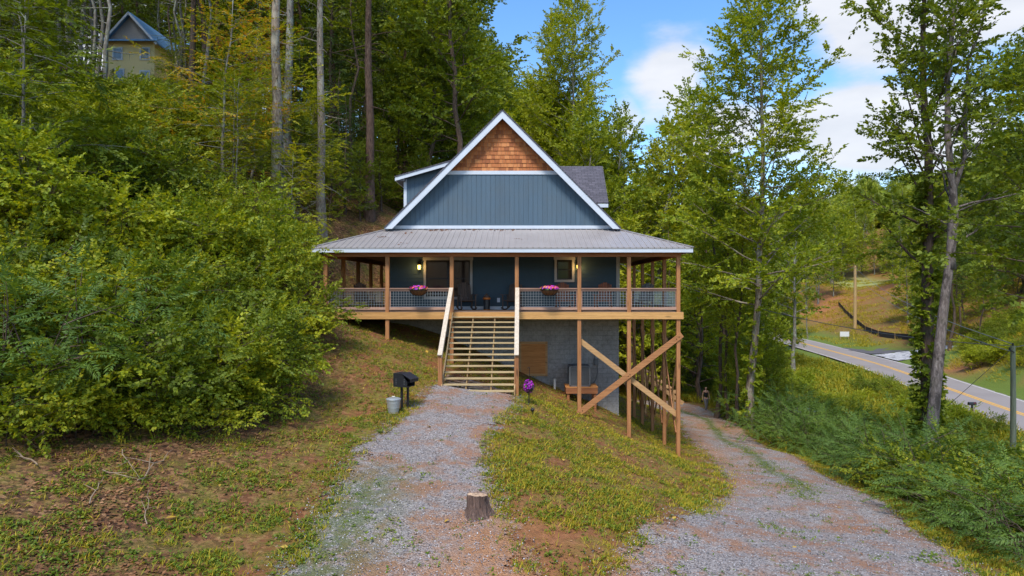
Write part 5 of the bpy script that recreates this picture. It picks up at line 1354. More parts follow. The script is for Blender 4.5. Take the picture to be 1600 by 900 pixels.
def make_plant(name, seed, H=20, tr=.2, cb=.35, Rc=4, nl=45, k=12, leaf=.14, spray=.55, elev=(10, 55), prof='round', sub=.5, droop=.1, Wf=.3, ang=55, lean=(0, 0), stems=0, bark='brown', lmat='green', wander=.15, ssp=.42, dead=0, sprayup=.0, fork=None, tnseg=10, limb_r=.34, jit=.28, vine=0, flat=0):
    r = random.Random(seed); W = MB(); SP = []; NJ = .3 if flat else .6; jit = jit if flat else max(jit, .5)
    def rnd3(s): return V(r.gauss(0, s), r.gauss(0, s), r.gauss(0, s))
    def pf(t):
        if prof == 'round': return max(.15, math.sqrt(max(0, 1 - (2 * t - .85) ** 2 * .75)) * (1.05 - .5 * t))
        if prof == 'cone': return max(.08, 1.05 - t)
        if prof == 'col': return max(.2, .8 + .3 * sin(t * pi) - .55 * t ** 3)
        if prof == 'umb': return .5 + .6 * t if t < .8 else 1.0 - (t - .8)
        return 1
    trunks = []
    if stems == 0:
        def mk(base, dirx, Ht, r0):
            pts = []; off = V(0, 0, 0); n = tnseg
            for i in range(n + 1):
                t = i / n
                if i: off = off + V(r.gauss(0, wander), r.gauss(0, wander), 0) * (Ht / 20)
                pts.append(base + V(dirx[0] * t * Ht, dirx[1] * t * Ht, Ht * t) + off)
            rad = [r0 * (1.0 - .86 * (i / n) ** .9) * (1.35 if i == 0 else 1) for i in range(n + 1)]
            W.tube([pts[0] - V(0, 0, .6)] + pts, [rad[0] * 1.25] + rad, 9); trunks.append((pts, rad, Ht))
        mk(V(0, 0, 0), lean, H, tr)
        if fork: 
            pts, rad, _ = trunks[0]; i = fork[0]
            mk(pts[i], (fork[1] + lean[0], fork[2]), H * (1 - i / tnseg) * .95, rad[i] * .75)
    def at(tr_, t):
        pts, rad, _ = tr_; x = min(.999, t) * (len(pts) - 1); i = int(x); f_ = x - i
        return pts[i] * (1 - f_) + pts[i + 1] * f_, rad[i] * (1 - f_) + rad[i + 1] * f_
    def limb(o, az, el, ln, r0, depth=0):
        n = 5; pts = [o]; d = V(cos(az) * cos(el), sin(az) * cos(el), sin(el))
        for i in range(n):
            d = nrm(d + rnd3(.10) + V(0, 0, sprayup - droop * .35 * (i / n))); pts.append(pts[-1] + d * ln / n)
        W.tube(pts, [r0 * (1 - .85 * i / n) for i in range(n + 1)], 4 if r0 < .03 else 5, cap=False)
        nb = max(2, int(ln / sub))
        for j in range(nb):
            t = .22 + .78 * (j + r.random()) / nb; x = min(.999, t) * n; i = int(x); q = pts[i] + (pts[i + 1] - pts[i]) * (x - i); dl = nrm(pts[i + 1] - pts[i])
            sidev = nrm(np.cross(dl, V(0, 0, 1) + rnd3(.25))) * (1 if (j % 2) else -1)
            sl = (.30 * ln * (1.05 - t) + .35) * r.uniform(.7, 1.3); d2 = nrm(dl * r.uniform(.5, 1.0) + sidev * r.uniform(.6, 1.1) + rnd3(.15) + V(0, 0, r.gauss(.1, .5) * (1 - flat)))
            ns = max(1, int(sl / ssp)); e = q + d2 * sl
            if sl > .5: W.tube([q, q + d2 * sl * .9], [max(.006, r0 * .22), .004], 3, cap=False)
            for c in range(ns + 1):
                tt = (c + r.random() * .6) / (ns + 1); pp = q + d2 * sl * tt + rnd3(.05)
                sgn = 1 if c % 2 else -1; sv = nrm(np.cross(d2, V(0, 0, 1))) * sgn
                d3 = nrm(d2 * r.uniform(.5, 1) + sv * r.uniform(.2, .9) + rnd3(.18) + V(0, 0, -droop * .5))
                SP.append((pp, d3, nrm(V(0, 0, 1) + rnd3(NJ)), spray * r.uniform(.7, 1.25), k, leaf, ang))
            SP.append((e, nrm(d2 + rnd3(.2)), nrm(V(0, 0, 1) + rnd3(NJ)), spray, k, leaf, ang))
        SP.append((pts[-1], nrm(pts[-1] - pts[-2]), nrm(V(0, 0, 1) + rnd3(NJ)), spray, k, leaf, ang))
    if stems == 0:
        for ti, tk in enumerate(trunks):
            N_ = nl if ti == 0 else int(nl * .5)
            for i in range(N_):
                t = (i + r.random()) / N_; hh = (cb if ti == 0 else .1) + (1 - (cb if ti == 0 else .1)) * t ** .92
                o, rr = at(tk, min(.985, hh)); az = i * 2.39996 + r.gauss(0, .5)
                el = radians(elev[0] + (elev[1] - elev[0]) * t + r.gauss(0, 8))
                limb(o, az, el, Rc * pf(t) * r.uniform(.65, 1.15), max(.012, rr * limb_r))
            o, rr = at(tk, .97); limb(o, r.random() * 6, radians(80), Rc * .35, rr * .5)
            for i in range(dead):
                hh = cb * (.12 + .85 * r.random()); o, rr = at(tk, hh); az = r.random() * 6.28; ln = r.uniform(.25, 1.0) if r.random() < .6 else r.uniform(1, 2.6)
                d = V(cos(az), sin(az), r.gauss(.1, .25)); p1 = o + d * ln * .5; p2 = o + d * ln + V(0, 0, r.gauss(-.05, .15))
                W.tube([o, p1, p2], [.035, .022, .008], 4, cap=False)
                if ln > 1:
                    for q_ in range(3): b_ = p1 + (p2 - p1) * r.random(); W.tube([b_, b_ + rnd3(.35)], [.012, .004], 3, cap=False)
            if vine:
                for i in range(vine):
                    hh = r.random() ** 1.3 * vine_h; o, rr = at(tk, hh); az = r.random() * 6.28; d = V(cos(az), sin(az), 0)
                    SP.append((o + d * rr, nrm(d + rnd3(.4)), nrm(V(0, 0, .6) + d * .5 + rnd3(.3)), spray * .55, k, leaf, ang))
    else:
        for i in range(stems):
            az = i * 2.39996 + r.gauss(0, .3); q = math.sqrt((i + .5) / stems); o = V(cos(az), sin(az), 0) * q * Rc * .28
            el = radians(88 - q * r.uniform(30, 62)); ln = H * r.uniform(.75, 1.1) / max(.55, sin(el) + .1)
            ln = min(ln, H * 1.15)
            limb(o - V(0, 0, .15), az, el, ln, tr)
            for h2 in range(max(1, nl // stems)):
                t = r.uniform(.12, .8); d = V(cos(az) * cos(el), sin(az) * cos(el), sin(el)); limb(o + d * ln * t, az + r.gauss(0, 1.3), radians(r.uniform(*elev)), Rc * r.uniform(.35, .75), tr * .5)
    V_, F_ = build_leaves(SP, seed, Wf, .07, droop * .6, jit)
    wm_ = np_mesh(name + '_wood', np.array(W.v), W.f, BM[bark], True)
    lm_ = np_mesh(name + '_leaves', V_, F_, LM[lmat])
    return dict(w=wm_, l=lm_, n=len(F_), H=H)

PR = {}
def proto(key, **kw): PR[key] = make_plant(key, **kw)
vine_h = .55
# forest trees
proto('oakA', seed=1, H=22, tr=.24, cb=.30, Rc=5.0, nl=52, k=13, leaf=.23, spray=.75, sub=.48, ssp=.38, lmat='green', bark='brown', elev=(18, 62), ang=62, Wf=.36, droop=.12, wander=.28)
proto('oakB', seed=2, H=19, tr=.22, cb=.22, Rc=5.2, nl=50, k=13, leaf=.23, spray=.75, sub=.48, ssp=.38, lmat='yellow', bark='grey', elev=(18, 62), ang=62, Wf=.36, droop=.12, wander=.28)
proto('oakC', seed=3, H=24, tr=.26, cb=.45, Rc=4.6, nl=46, k=13, leaf=.23, spray=.75, sub=.48, ssp=.38, lmat='dark', bark='brown', elev=(18, 62), ang=62, Wf=.36, droop=.12, wander=.28)
proto('bush_tree', seed=4, H=11, tr=.13, cb=.08, Rc=3.6, nl=44, k=13, leaf=.18, spray=.62, sub=.38, ssp=.33, lmat='green', bark='brown', elev=(18, 62), ang=62, Wf=.36, droop=.12, wander=.28)
proto('bush_tree_y', seed=14, H=12, tr=.13, cb=.06, Rc=3.6, nl=46, k=13, leaf=.18, spray=.62, sub=.38, ssp=.33, lmat='yellow', bark='brown', elev=(18, 62), ang=62, Wf=.36, droop=.12, wander=.28)
proto('airy', seed=5, H=25, tr=.24, cb=.26, Rc=6.5, nl=76, k=13, leaf=.185, spray=.65, sub=.45, ssp=.36, elev=(14, 62), prof='round', lmat='green', bark='pale', sprayup=.05, Wf=.36, ang=62, wander=.09, vine=240)
proto('airyB', seed=6, H=24, tr=.16, cb=.30, Rc=3.0, nl=60, k=13, leaf=.18, spray=.6, sub=.4, ssp=.38, elev=(35, 70), prof='col', lmat='yellow', bark='grey', sprayup=.10, Wf=.36, ang=62)
proto('vined', seed=7, H=24, tr=.34, cb=.36, Rc=5.2, nl=31, k=13, leaf=.19, spray=.65, sub=.45, ssp=.38, elev=(28, 72), lmat='green', bark='brown', sprayup=.06, Wf=.36, ang=62, vine=620, wander=.1)
proto('leaner', seed=8, H=24, tr=.26, cb=.40, Rc=4.8, nl=28, k=13, leaf=.19, spray=.65, sub=.45, ssp=.38, elev=(28, 70), Wf=.36, ang=62, lmat='green', bark='spot', sprayup=.06, lean=(.055, 0), wander=.22, fork=(4, .16, 0))
proto('hemlock', seed=9, H=15, tr=.17, cb=.05, Rc=3.9, nl=70, k=16, leaf=.13, spray=.75, sub=.5, ssp=.5, elev=(-8, 25), prof='cone', lmat='conifer', bark='brown', droop=.45, Wf=.13, ang=70, flat=1)
proto('pineA', seed=10, H=30, tr=.30, cb=.62, Rc=4.2, nl=44, k=16, leaf=.14, spray=.7, sub=.55, ssp=.5, elev=(0, 50), lmat='dark', bark='pine', dead=30, Wf=.2, wander=.05)
proto('pineB', seed=11, H=30, tr=.27, cb=.55, Rc=4.2, nl=44, k=13, leaf=.16, spray=.7, sub=.55, ssp=.5, elev=(0, 50), lmat='green', bark='pale', dead=44, wander=.05)
proto('pole', seed=12, H=22, tr=.13, cb=.50, Rc=2.6, nl=44, k=12, leaf=.2, spray=.6, sub=.45, ssp=.4, lmat='green', bark='grey', dead=18, wander=.28)
# understory: layered sprays
proto('beechA', seed=20, H=7.5, tr=.07, cb=.06, Rc=3.0, nl=42, k=13, leaf=.13, spray=.62, sub=.36, ssp=.30, elev=(-5, 30), prof='round', lmat='beech', bark='grey', droop=.15, sprayup=.0, jit=.2, flat=1)
proto('beechB', seed=21, H=6.0, tr=.06, cb=.04, Rc=2.7, nl=38, k=13, leaf=.15, spray=.66, sub=.36, ssp=.30, elev=(0, 35), prof='round', lmat='green', bark='grey', droop=.2, jit=.22, flat=1)
proto('maple', seed=22, H=9.0, tr=.08, cb=.12, Rc=3.2, nl=40, k=12, leaf=.12, spray=.6, sub=.40, ssp=.33, elev=(0, 35), prof='round', lmat='autumn', bark='grey', droop=.15, flat=1)
proto('shrubA', seed=23, H=2.6, tr=.022, Rc=1.7, stems=11, nl=44, k=11, leaf=.11, spray=.40, sub=.24, ssp=.22, elev=(0, 40), lmat='green', droop=.2, Wf=.34)
proto('shrubB', seed=24, H=2.2, tr=.020, Rc=1.6, stems=10, nl=40, k=11, leaf=.125, spray=.40, sub=.24, ssp=.22, elev=(0, 45), lmat='yellow', droop=.2, Wf=.34)
proto('shrubC', seed=25, H=1.5, tr=.016, Rc=1.2, stems=9, nl=27, k=9, leaf=.10, spray=.34, sub=.22, ssp=.22, elev=(0, 45), lmat='beech', droop=.25, Wf=.34)
proto('mimosaA', seed=26, H=2.7, tr=.028, Rc=2.1, stems=8, nl=24, k=26, leaf=.125, spray=.62, sub=.5, ssp=.36, elev=(5, 35), lmat='mimosa', droop=.35, Wf=.13, ang=72, jit=.10, flat=1)
proto('mimosaB', seed=27, H=2.0, tr=.024, Rc=1.8, stems=7, nl=21, k=26, leaf=.115, spray=.55, sub=.45, ssp=.34, elev=(5, 35), lmat='mimosa', droop=.35, Wf=.13, ang=72, jit=.10, flat=1)
proto('fern_weed', seed=28, H=.8, tr=.010, Rc=.8, stems=9, nl=9, k=12, leaf=.07, spray=.3, sub=.2, ssp=.2, elev=(10, 50), lmat='weed', droop=.3)
# far woods
proto('farA', seed=30, H=17, tr=.22, cb=.2, Rc=5.2, nl=46, k=8, leaf=.46, spray=1.2, sub=.95, ssp=.85, lmat='far', bark='grey', Wf=.38, ang=62)
proto('farB', seed=31, H=20, tr=.22, cb=.3, Rc=4.6, nl=44, k=9, leaf=.32, spray=1.1, sub=1.0, ssp=.85, lmat='green', bark='grey', elev=(20, 60), Wf=.38, ang=62)
proto('farD', seed=32, H=21, tr=.22, cb=.3, Rc=4.8, nl=44, k=9, leaf=.34, spray=1.1, sub=1.0, ssp=.85, lmat='dark', bark='brown', Wf=.38, ang=62)
print('TRIS', {k_: v_['n'] for k_, v_ in PR.items()})

TREES = []
MIXED = {'shrubs inside the left thicket': [None, 'beech', 'yellow', 'beech', 'green', 'dark'], 'shrubs along the left bank': [None], 'understorey trees on the left bank': [None, 'yellow', 'green', 'beech', 'dark'], 'valley woods behind the cabin': ['yellow', 'far', 'yellow', 'green'], 'low trees under the tall trunks': ['green', 'yellow', 'dark']}
def put(key, x, y, label, cat='tree', group=None, s=1.0, rz=None, name=None, sz=None, z=None, w_=None, l_=None, bark=None, leafm=None):
    p = PR[key]; z = (hz(x, y) if z is None else z) - .05
    nm = name or ('shrub' if key.startswith(('shrub', 'mimosa', 'fern')) else 'tree')
    o = thing(nm, (x, y, z), label, cat, group, R.random() * 6.28 if rz is None else rz)
    o.scale = (s, s, s * (sz or 1))
    woody = 'stem' if nm == 'shrub' else 'trunk'
    tw = link(woody, p['w'], o); lf = link('foliage' if nm == 'shrub' else 'crown', p['l'], o)
    for ob, mt in ((tw, bark and BM[bark]), (lf, leafm and LM[leafm])):
        if mt: ob.material_slots[0].link = 'OBJECT'; ob.material_slots[0].material = mt
    if leafm is None and group in MIXED:
        q = R.choice(MIXED[group])
        if q: lf.material_slots[0].link = 'OBJECT'; lf.material_slots[0].material = LM[q]
    TREES.append((x, y, key)); return o
def pxX(px, Y): return (px - PX) / F * Y
# ---------------------------------------------------------------- planting
GAL = {}
def blocked(x, y, pad=1.5):
    if HX0 - 2.6 - pad < x < HX1 + 2.6 + pad and 23.5 - pad < y < 39.5 + pad: return True
    a, b = grav(np.array([x]), np.array([y]))
    if max(a[0], b[0]) > -pad * .6: return True
    if float(rdist(x, y)) < 4.5 + pad: return True
    return False
def near_any(x, y, d, keys=None):
    return any((x - a) ** 2 + (y - b) ** 2 < d * d for a, b, k_ in TREES)
def scatter(n, xr, yr, d, cond, pick, label, group, cat='tree', smin=.8, smax=1.2, pad=1.5, name=None, tries=40):
    c = 0; out = []
    for _ in range(n * tries):
        x = R.uniform(*xr); y = R.uniform(*yr)
        if not cond(x, y) or near_any(x, y, d) or blocked(x, y, pad): continue
        key, lab, grp = pick(x, y) if callable(pick) else (pick, label, group)
        out.append(put(key, x, y, lab or label, cat, grp or group, R.uniform(smin, smax), name=name)); c += 1
        if c >= n: break
    return out
pxof = lambda x, y: PX + F * x / y
def hero(key, px, py, label, s=1.0, rz=0, y0=20, y1=120, sz=None, group=None, **k):
    x, y, z = hitg(px, py, y0, y1); return put(key, x, y, label, 'tree', group, s, rz, sz=sz, **k)

# trunks standing on the slope left of and behind the cabin
hero('pineB', 434, 362, 'tall straight tree with pale lichen-spotted bark nearest the left shrubs', 1.0, 0, 22, bark='pale')
hero('pineA', 447, 322, 'tall brown trunked tree close behind the pale spotted trunk', 1.0, 2, 25, bark='grey')
hero('pineB', 503, 378, 'tall pale tree with dead side stubs just left of the porch roof corner', .96, 1.1, 24, bark='pale')
hero('pineA', 577, 340, 'tall reddish brown pine trunk rising behind the left end of the porch roof', 1.05, 4, 34, bark='pine')
hero('pole', 622, 250, 'slim grey tree standing above the cabin dormer', 1.1, 2, 45, bark='grey')
hero('pole', 681, 245, 'thin pale dead-sided tree behind the left gable slope', 1.0, 3.5, 48, bark='pale')
hero('pole', 612, 255, 'thin brown tree left of the cabin dormer', 1.0, .4, 50, bark='brown')
hero('pole', 549, 300, 'slim brown tree between the pale stubbed trunk and the reddish pine', 1.0, 5, 40, bark='brown')
hero('pole', 398, 190, 'thin pale tree behind the orange tinted maple', 1.0, 1.5, 45, bark='pale')
hero('pineA', 298, 210, 'dark brown trunk in front of the woods right of the yellow house', .8, 2.6, 30, bark='brown')
hero('pole', 178, 205, 'thin leaning tree in front of the yellow house', .95, 1.2, 30, bark='grey')
hero('pole', 80, 190, 'thin grey tree at the upper left before the yellow house', .9, 4.4, 35, bark='grey')
hero('pole', 262, 150, 'dark slender tree beside the right wall of the yellow house', 1.1, 3.1, 50, bark='brown')
# understorey wall on the left bank, front row first
UL = 'layered leafy understorey tree in the green thicket on the left bank'
front = [('mimosaA', 25, 640, 1.1), ('mimosaA', 105, 632, 1.25), ('shrubB', 175, 655, .9), ('shrubA', 250, 650, 1.0), ('shrubA', 315, 640, 1.0), ('shrubB', 355, 628, .95), ('shrubA', 375, 592, 1.0), ('shrubB', 405, 562, .9), ('shrubA', 436, 530, .8), ('shrubC', 478, 528, .9), ('shrubC', 372, 650, .8), ('shrubC', 290, 672, .75), ('shrubC', 120, 675, .75), ('shrubC', 10, 690, .9), ('shrubC', 215, 675, .65)]
FL = ['blue-green feathery mimosa shrub at the far left edge of the bank', 'blue-green feathery mimosa shrub at the left side of the bank', 'yellow-green shrub right of the feathery mimosa on the left bank', 'green shrub in the middle of the left bank front row', 'dense dark green shrub left of the bank corner', 'yellow-green shrub at the corner of the left bank above the litter', 'bright green shrub on the bank corner facing the grill', 'yellow-green shrub behind the bank corner', 'leafy shrub below the left porch corner', 'small olive shrub nearest the left deck post', 'low shrub under the bank corner', 'low olive shrub at the foot of the middle of the bank', 'low olive shrub under the feathery mimosa', 'low shrub at the lower left of the litter', 'small low shrub beside the dry branches']
for (k_, px, py, s), lb in zip(front, FL):
    x, y, z = hitg(px, py, 8, 60); put(k_, x, y, lb, 'shrub', 'shrubs along the left bank', s)
def inL(x, y):
    p = pxof(x, y); base = 450 - 1000 * hz(x, y) / y
    if p > 458 or p < -220: return False
    lim = np.interp(p, [-200, 310, 375, 430, 465], [660, 630, 560, 500, 460])
    if base > lim: return False
    if p > 455 and base < 452: return False
    if p > 425 and base < 372: return False
    return True
scatter(50, (-26, -6.4), (9.5, 27), 1.5, inL, lambda x, y: (R.choice(['shrubA', 'shrubB', 'shrubA', 'shrubC', 'shrubB']), None, None), 'leafy shrub inside the thicket on the left bank', 'shrubs inside the left thicket', 'shrub', .85, 1.2, .6)
def inU(x, y):
    p = pxof(x, y); base = 450 - 1000 * hz(x, y) / y
    if p > 440 or p < -250: return False
    if p > 330 and y < 16: return False
    if 160 - 3000 / y < p < 250 + 3000 / y and 450 - 1000 * (hz(x, y) + 8) / y < 128: return False
    return base < np.interp(p, [-200, 0, 200, 330, 440], [640, 640, 620, 560, 430])
scatter(44, (-34, -8), (12, 34), 2.0, inU, lambda x, y: (R.choice(['beechA', 'beechB', 'beechA', 'maple'] if pxof(x, y) > 240 and y > 22 else ['beechA', 'beechB', 'beechA']), None, None), UL, 'understorey trees on the left bank', 'tree', .7, 1.05, .6)
hero('maple', 392, 300, 'maple with orange and red turning leaves left of the pale spotted trunk', 1.0, 1, 24)
hero('maple', 352, 330, 'spreading maple with orange and yellow leaves over the left thicket', 1.12, 2.2, 26)
hero('maple', 410, 240, 'taller maple with orange branch tips behind the left thicket', 1.25, 3, 30)
hero('beechA', 455, 400, 'small bright beech at the foot of the pale spotted trunk', .62, 1, 22)
hero('beechB', 40, 330, 'near leafy tree with large pale leaves at the left edge of the photo', 1.3, 2, 12, 60)
# hill forest behind
def inH(x, y):
    p = pxof(x, y)
    if p < -120 or p > 850: return False
    if 150 < p < 262 and y < 80: return False
    if y < 44 and p > 425: return False
    if abs(x + 45) < 10 and 70 < y < 92: return False
    return True
def pickH(x, y):
    if 60 < pxof(x, y) < 300 and y < 78: return 'pole', 'slender trunk with a small crown beside the yellow house', 'slender trunks around the yellow house'
    k_ = R.choices(['pineA', 'pineB', 'oakC', 'oakA', 'pole', 'bush_tree', 'hemlock'], [4, 2, 3, 3, 4, 5, 2])[0]
    if pxof(x, y) > 640: k_ = R.choices(['oakA', 'oakB', 'bush_tree', 'bush_tree_y', 'oakC'], [3, 3, 3, 2, 1])[0]
    lab = {'pineA': 'tall brown trunked tree in the dark woods on the hill', 'pineB': 'tall pale trunked tree in the dark woods on the hill', 'oakC': 'dark crowned tree on the hill behind the cabin', 'oakA': 'green crowned tree on the hill behind the cabin', 'oakB': 'yellow-green crowned tree on the hill behind the cabin', 'pole': 'slender trunk with a small crown in the hill woods', 'bush_tree': 'bushy low-branched tree in the hill woods', 'bush_tree_y': 'bushy yellow-green tree in the hill woods', 'hemlock': 'dark drooping hemlock in the hill woods'}[k_]
    return k_, lab, lab.split(' in ')[0].split(' on ')[0] + 's of the hill woods'
scatter(66, (-50, -3), (40, 62), 2.9, inH, pickH, '', '', 'tree', .8, 1.15, 1)
scatter(24, (-40, -5), (36, 56), 2.0, lambda x, y: inH(x, y) and (pxof(x, y) > 330 or pxof(x, y) < 80) and not (pxof(x, y) > 560 and y < 42), lambda x, y: ('bush_tree', None, None), 'low bushy tree growing under the tall trunks on the hill', 'low trees under the tall trunks', 'tree', .35, .6, .5)
scatter(14, (-45, -22), (34, 72), 2.6, lambda x, y: (90 < pxof(x, y) < 340) and 450 - 1000 * (hz(x, y) + 6) / y > (126 if 110 < pxof(x, y) < 300 else 60), lambda x, y: (R.choice(['beechA', 'beechB', 'maple']), None, None), 'low leafy tree on the slope below the yellow house', 'low trees below the yellow house', 'tree', .6, .85, .5)
for i, (px, py, s_) in enumerate(((515, 350, .42), (540, 335, .5), (563, 345, .42), (596, 330, .5), (530, 300, .55), (465, 330, .5), (485, 300, .6), (605, 290, .6), (640, 270, .6))):
    hero(('bush_tree', 'hemlock', 'bush_tree')[i % 3], px, py, ('low green tree between the tall trunks left of the cabin roof', 'low dark hemlock between the tall trunks left of the cabin roof')[i % 3 == 1], s_, i, 32, group='low trees between the tall trunks')
for i, (px, Y) in enumerate(((140, 63), (158, 61), (176, 63), (194, 60), (212, 63), (230, 61), (248, 64), (266, 62), (150, 52), (185, 50), (222, 53), (255, 50), (130, 46), (168, 43), (205, 42), (240, 45))):
    X_ = pxX(px, Y); top = (450 - 131) * Y / 1000 - hz(X_, Y); put('bush_tree' if i % 3 else 'beechA', X_, Y, 'low tree covering the slope just below the yellow house', 'tree', 'low trees at the foot of the yellow house', max(.12, min(.5, top / (11.5 if i % 3 else 7.8))))
for i in range(46):
    px, py = R.uniform(125, 335), R.uniform(140, 250); x, y, z = hitg(px, py, 12, 74)
    if py - (px < 280) * 0 < 140 or near_any(x, y, 1.0): continue
    top = max(.9, (py - (128 if 120 < px < 290 else 60)) * y / 1000); k_ = R.choice(['beechA', 'beechB', 'bush_tree', 'shrubA', 'maple'])
    s_ = min({'beechA': .8, 'beechB': .9, 'bush_tree': .5, 'shrubA': 1.3, 'maple': .6}[k_], top / PR[k_]['H'])
    put(k_, x, y, 'leafy undergrowth plant on the steep slope below the yellow house', 'tree' if k_ != 'shrubA' else 'shrub', None, 'undergrowth below the yellow house', s_) if 0 else put(k_, x, y, 'leafy undergrowth plant on the steep slope below the yellow house', 'shrub', 'undergrowth below the yellow house', s_, name='shrub')
# behind the cabin to the right
def P_(key, px, Y, label, s=1.0, rz=None, sz=None, cat='tree', **k): return put(key, pxX(px, Y), Y, label, cat, None, s, rz, sz=sz, **k)
P_('airy', 884, 62, 'tall airy tree with open crown against the sky behind the cabin roof', 1.05, 1, 1.2, bark='grey', leafm='yellow')
P_('airyB', 968, 66, 'narrow pointed tree below the white cloud', .92, 2)
P_('airyB', 862, 66, 'slim tree beside the airy tree behind the roof', 1.1, 2)
P_('bush_tree_y', 985, 50, 'golden green bushy tree right of the cabin dormer', 1.15, 2)
P_('bush_tree_y', 948, 54, 'yellow-green bushy tree just behind the cabin dormer', 1.15, 4)
P_('hemlock', 1045, 55, 'blue-green hemlock right of the cabin beyond the porch', .95, 1)
P_('hemlock', 1078, 60, 'taller blue-green hemlock behind the right porch posts', 1.15, 3)
P_('bush_tree_y', 1095, 49, 'yellow-green leafy tree over the bend of the driveway', 1.35, 3)
P_('oakB', 1020, 70, 'broad bright green tree under the white cloud', 1.1, 3)
for px, Y, s_, k_, lb in ((935, 57, 1.15, 'oakB', 'tall yellow-green tree rising just right of the cabin dormer'), (985, 61, 1.22, 'oakB', 'rounded yellow-green tree below the white cloud'), (1030, 58, 1.25, 'oakB', 'tall yellow-green tree left of the driveway trees'), (1075, 63, 1.25, 'oakA', 'tall green tree behind the slender driveway trees'), (900, 64, 1.05, 'oakA', 'full green tree at the foot of the airy tree')):
    P_(k_, px, Y, lb, s_, leafm='far' if k_ == 'oakB' else 'yellow')
P_('oakA', 905, 72, 'broad green tree behind the right roof slope', .95, 1)
P_('oakB', 840, 66, 'broad yellow-green tree behind the gable peak', .95, 1)
P_('oakB', 775, 62, 'broad yellow-green tree left of the gable peak', .85, 5)
P_('oakA', 735, 66, 'tall green tree left of the open sky', 1.05, 5)
scatter(22, (-8, 22), (57, 80), 3.2, lambda x, y: 820 < pxof(x, y) < 1130, lambda x, y: (R.choice(['oakA', 'bush_tree', 'oakB', 'bush_tree_y']), None, None), 'dense green tree in the valley woods behind the cabin', 'valley woods behind the cabin', 'tree', .7, .95, 1)
scatter(34, (-4, 22), (53, 66), 1.8, lambda x, y: 960 < pxof(x, y) < 1150, lambda x, y: (R.choice(['bush_tree', 'bush_tree', 'hemlock']), None, None), 'low dark bushy tree at the edge of the lawn behind the driveway', 'low trees behind the driveway', 'tree', .32, .5, 1, name='tree')
# tree group by the driveway
P_('airy', 1171, 36, 'tall pale trunked tree with a wide open crown beside the driveway', 1.0, 0.6, bark='pale', leafm='yellow')
P_('airyB', 1119, 41, 'slender tree left of the tall pale trunk by the driveway', .85, 1, bark='brown')
P_('bush_tree_y', 1088, 56, 'yellow-green tree filling the gap left of the slender tree', 1.35, 2.5)
P_('airyB', 1153, 38, 'thin brown trunk just left of the tall pale trunk', .62, 3, bark='brown')
P_('airyB', 1138, 40, 'thin leafy trunk between the slender tree and the thin brown trunk', .68, 5, bark='brown')
for i, (px, Y, s, lb) in enumerate(((1142, 42.5, .36, 'bright leafy sapling thicket beside the person on the driveway'), (1152, 39.5, .42, 'vine covered sapling at the foot of the thin trunks'), (1172, 41, .62, 'leafy sapling behind the foot of the tall pale trunk'), (1200, 42, .5, 'dark green sapling right of the tall pale trunk'), (1212, 46, .42, 'spreading dark green sapling above the meadow edge'))):
    P_('bush_tree_y' if i < 3 else 'bush_tree', px, Y, lb, s, i * 1.3)
# vine-grown pair at the right
P_('vined', 1452, 27, 'dark thick tree wrapped in vines at the right', 1.0, .5)
P_('leaner', 1463, 24.5, 'leaning tree with blotched pale bark in front of the vine wrapped tree', .98, 0.0)
P_('oakC', 1640, 31, 'dark crowned tree at the right edge behind the leaning tree', .9, 2, bark='brown')
P_('oakC', 1668, 17, 'near tree with large bright leaves reaching in from the right edge', .60, 1, leafm='green')
# shrubs on the bank right of the driveway
def inR(x, y):
    d, i_, s = line_dist(np.array([x]), np.array([y]), _DV); w_ = np.interp(i_[0], np.arange(len(_DV)), _DV[:, 2])
    side_ = x > np.interp(y, DRIVEC[:, 1][:10], DRIVEC[:, 0][:10])
    off = d[0] - w_
    return side_ and (1.9 + .5 * math.sin(y * .8)) < off < (9 if y < 20 else 4.5) and pxof(x, y) < 1720
scatter(105, (8, 27), (8.5, 38), 1.15, inR, lambda x, y: (R.choices(['mimosaA', 'mimosaB', 'shrubA'], [6, 4, 1.8])[0], None, None), 'feathery blue-green mimosa shrub on the bank below the driveway', 'shrubs on the bank below the driveway', 'shrub', .75, 1.15, .3)
for o in COL.objects:
    if o.get('group') == 'shrubs on the bank below the driveway' and kids(o) and not kids(o)[0].data.name.startswith('mimosa'): o['label'] = 'broad-leaved green shrub among the mimosas on the bank below the driveway'
def inM(x, y):
    d = float(rdist(x, y))
    return d > 5.5 and x < 36 and x > 15 + (y - 30) * .05 and pxof(x, y) < 1650
scatter(46, (15, 34), (34, 72), 1.5, inM, lambda x, y: (R.choice(['shrubB', 'shrubA', 'shrubC', 'shrubB']), None, None), 'bright green shrub in the meadow before the paved road', 'shrubs in the meadow', 'shrub', .45, .85, .5)
scatter(34, (45, 74), (42, 90), 1.7, lambda x, y: rdist(x, y) > 5.6 and 1430 < pxof(x, y) < 1720 and not (y > 80 and x < 62), lambda x, y: (R.choice(['shrubA', 'shrubB', 'shrubA', 'shrubC']), None, None), 'green shrub on the clay bank across the paved road', 'shrubs on the clay bank', 'shrub', .6, 1.1, .5)
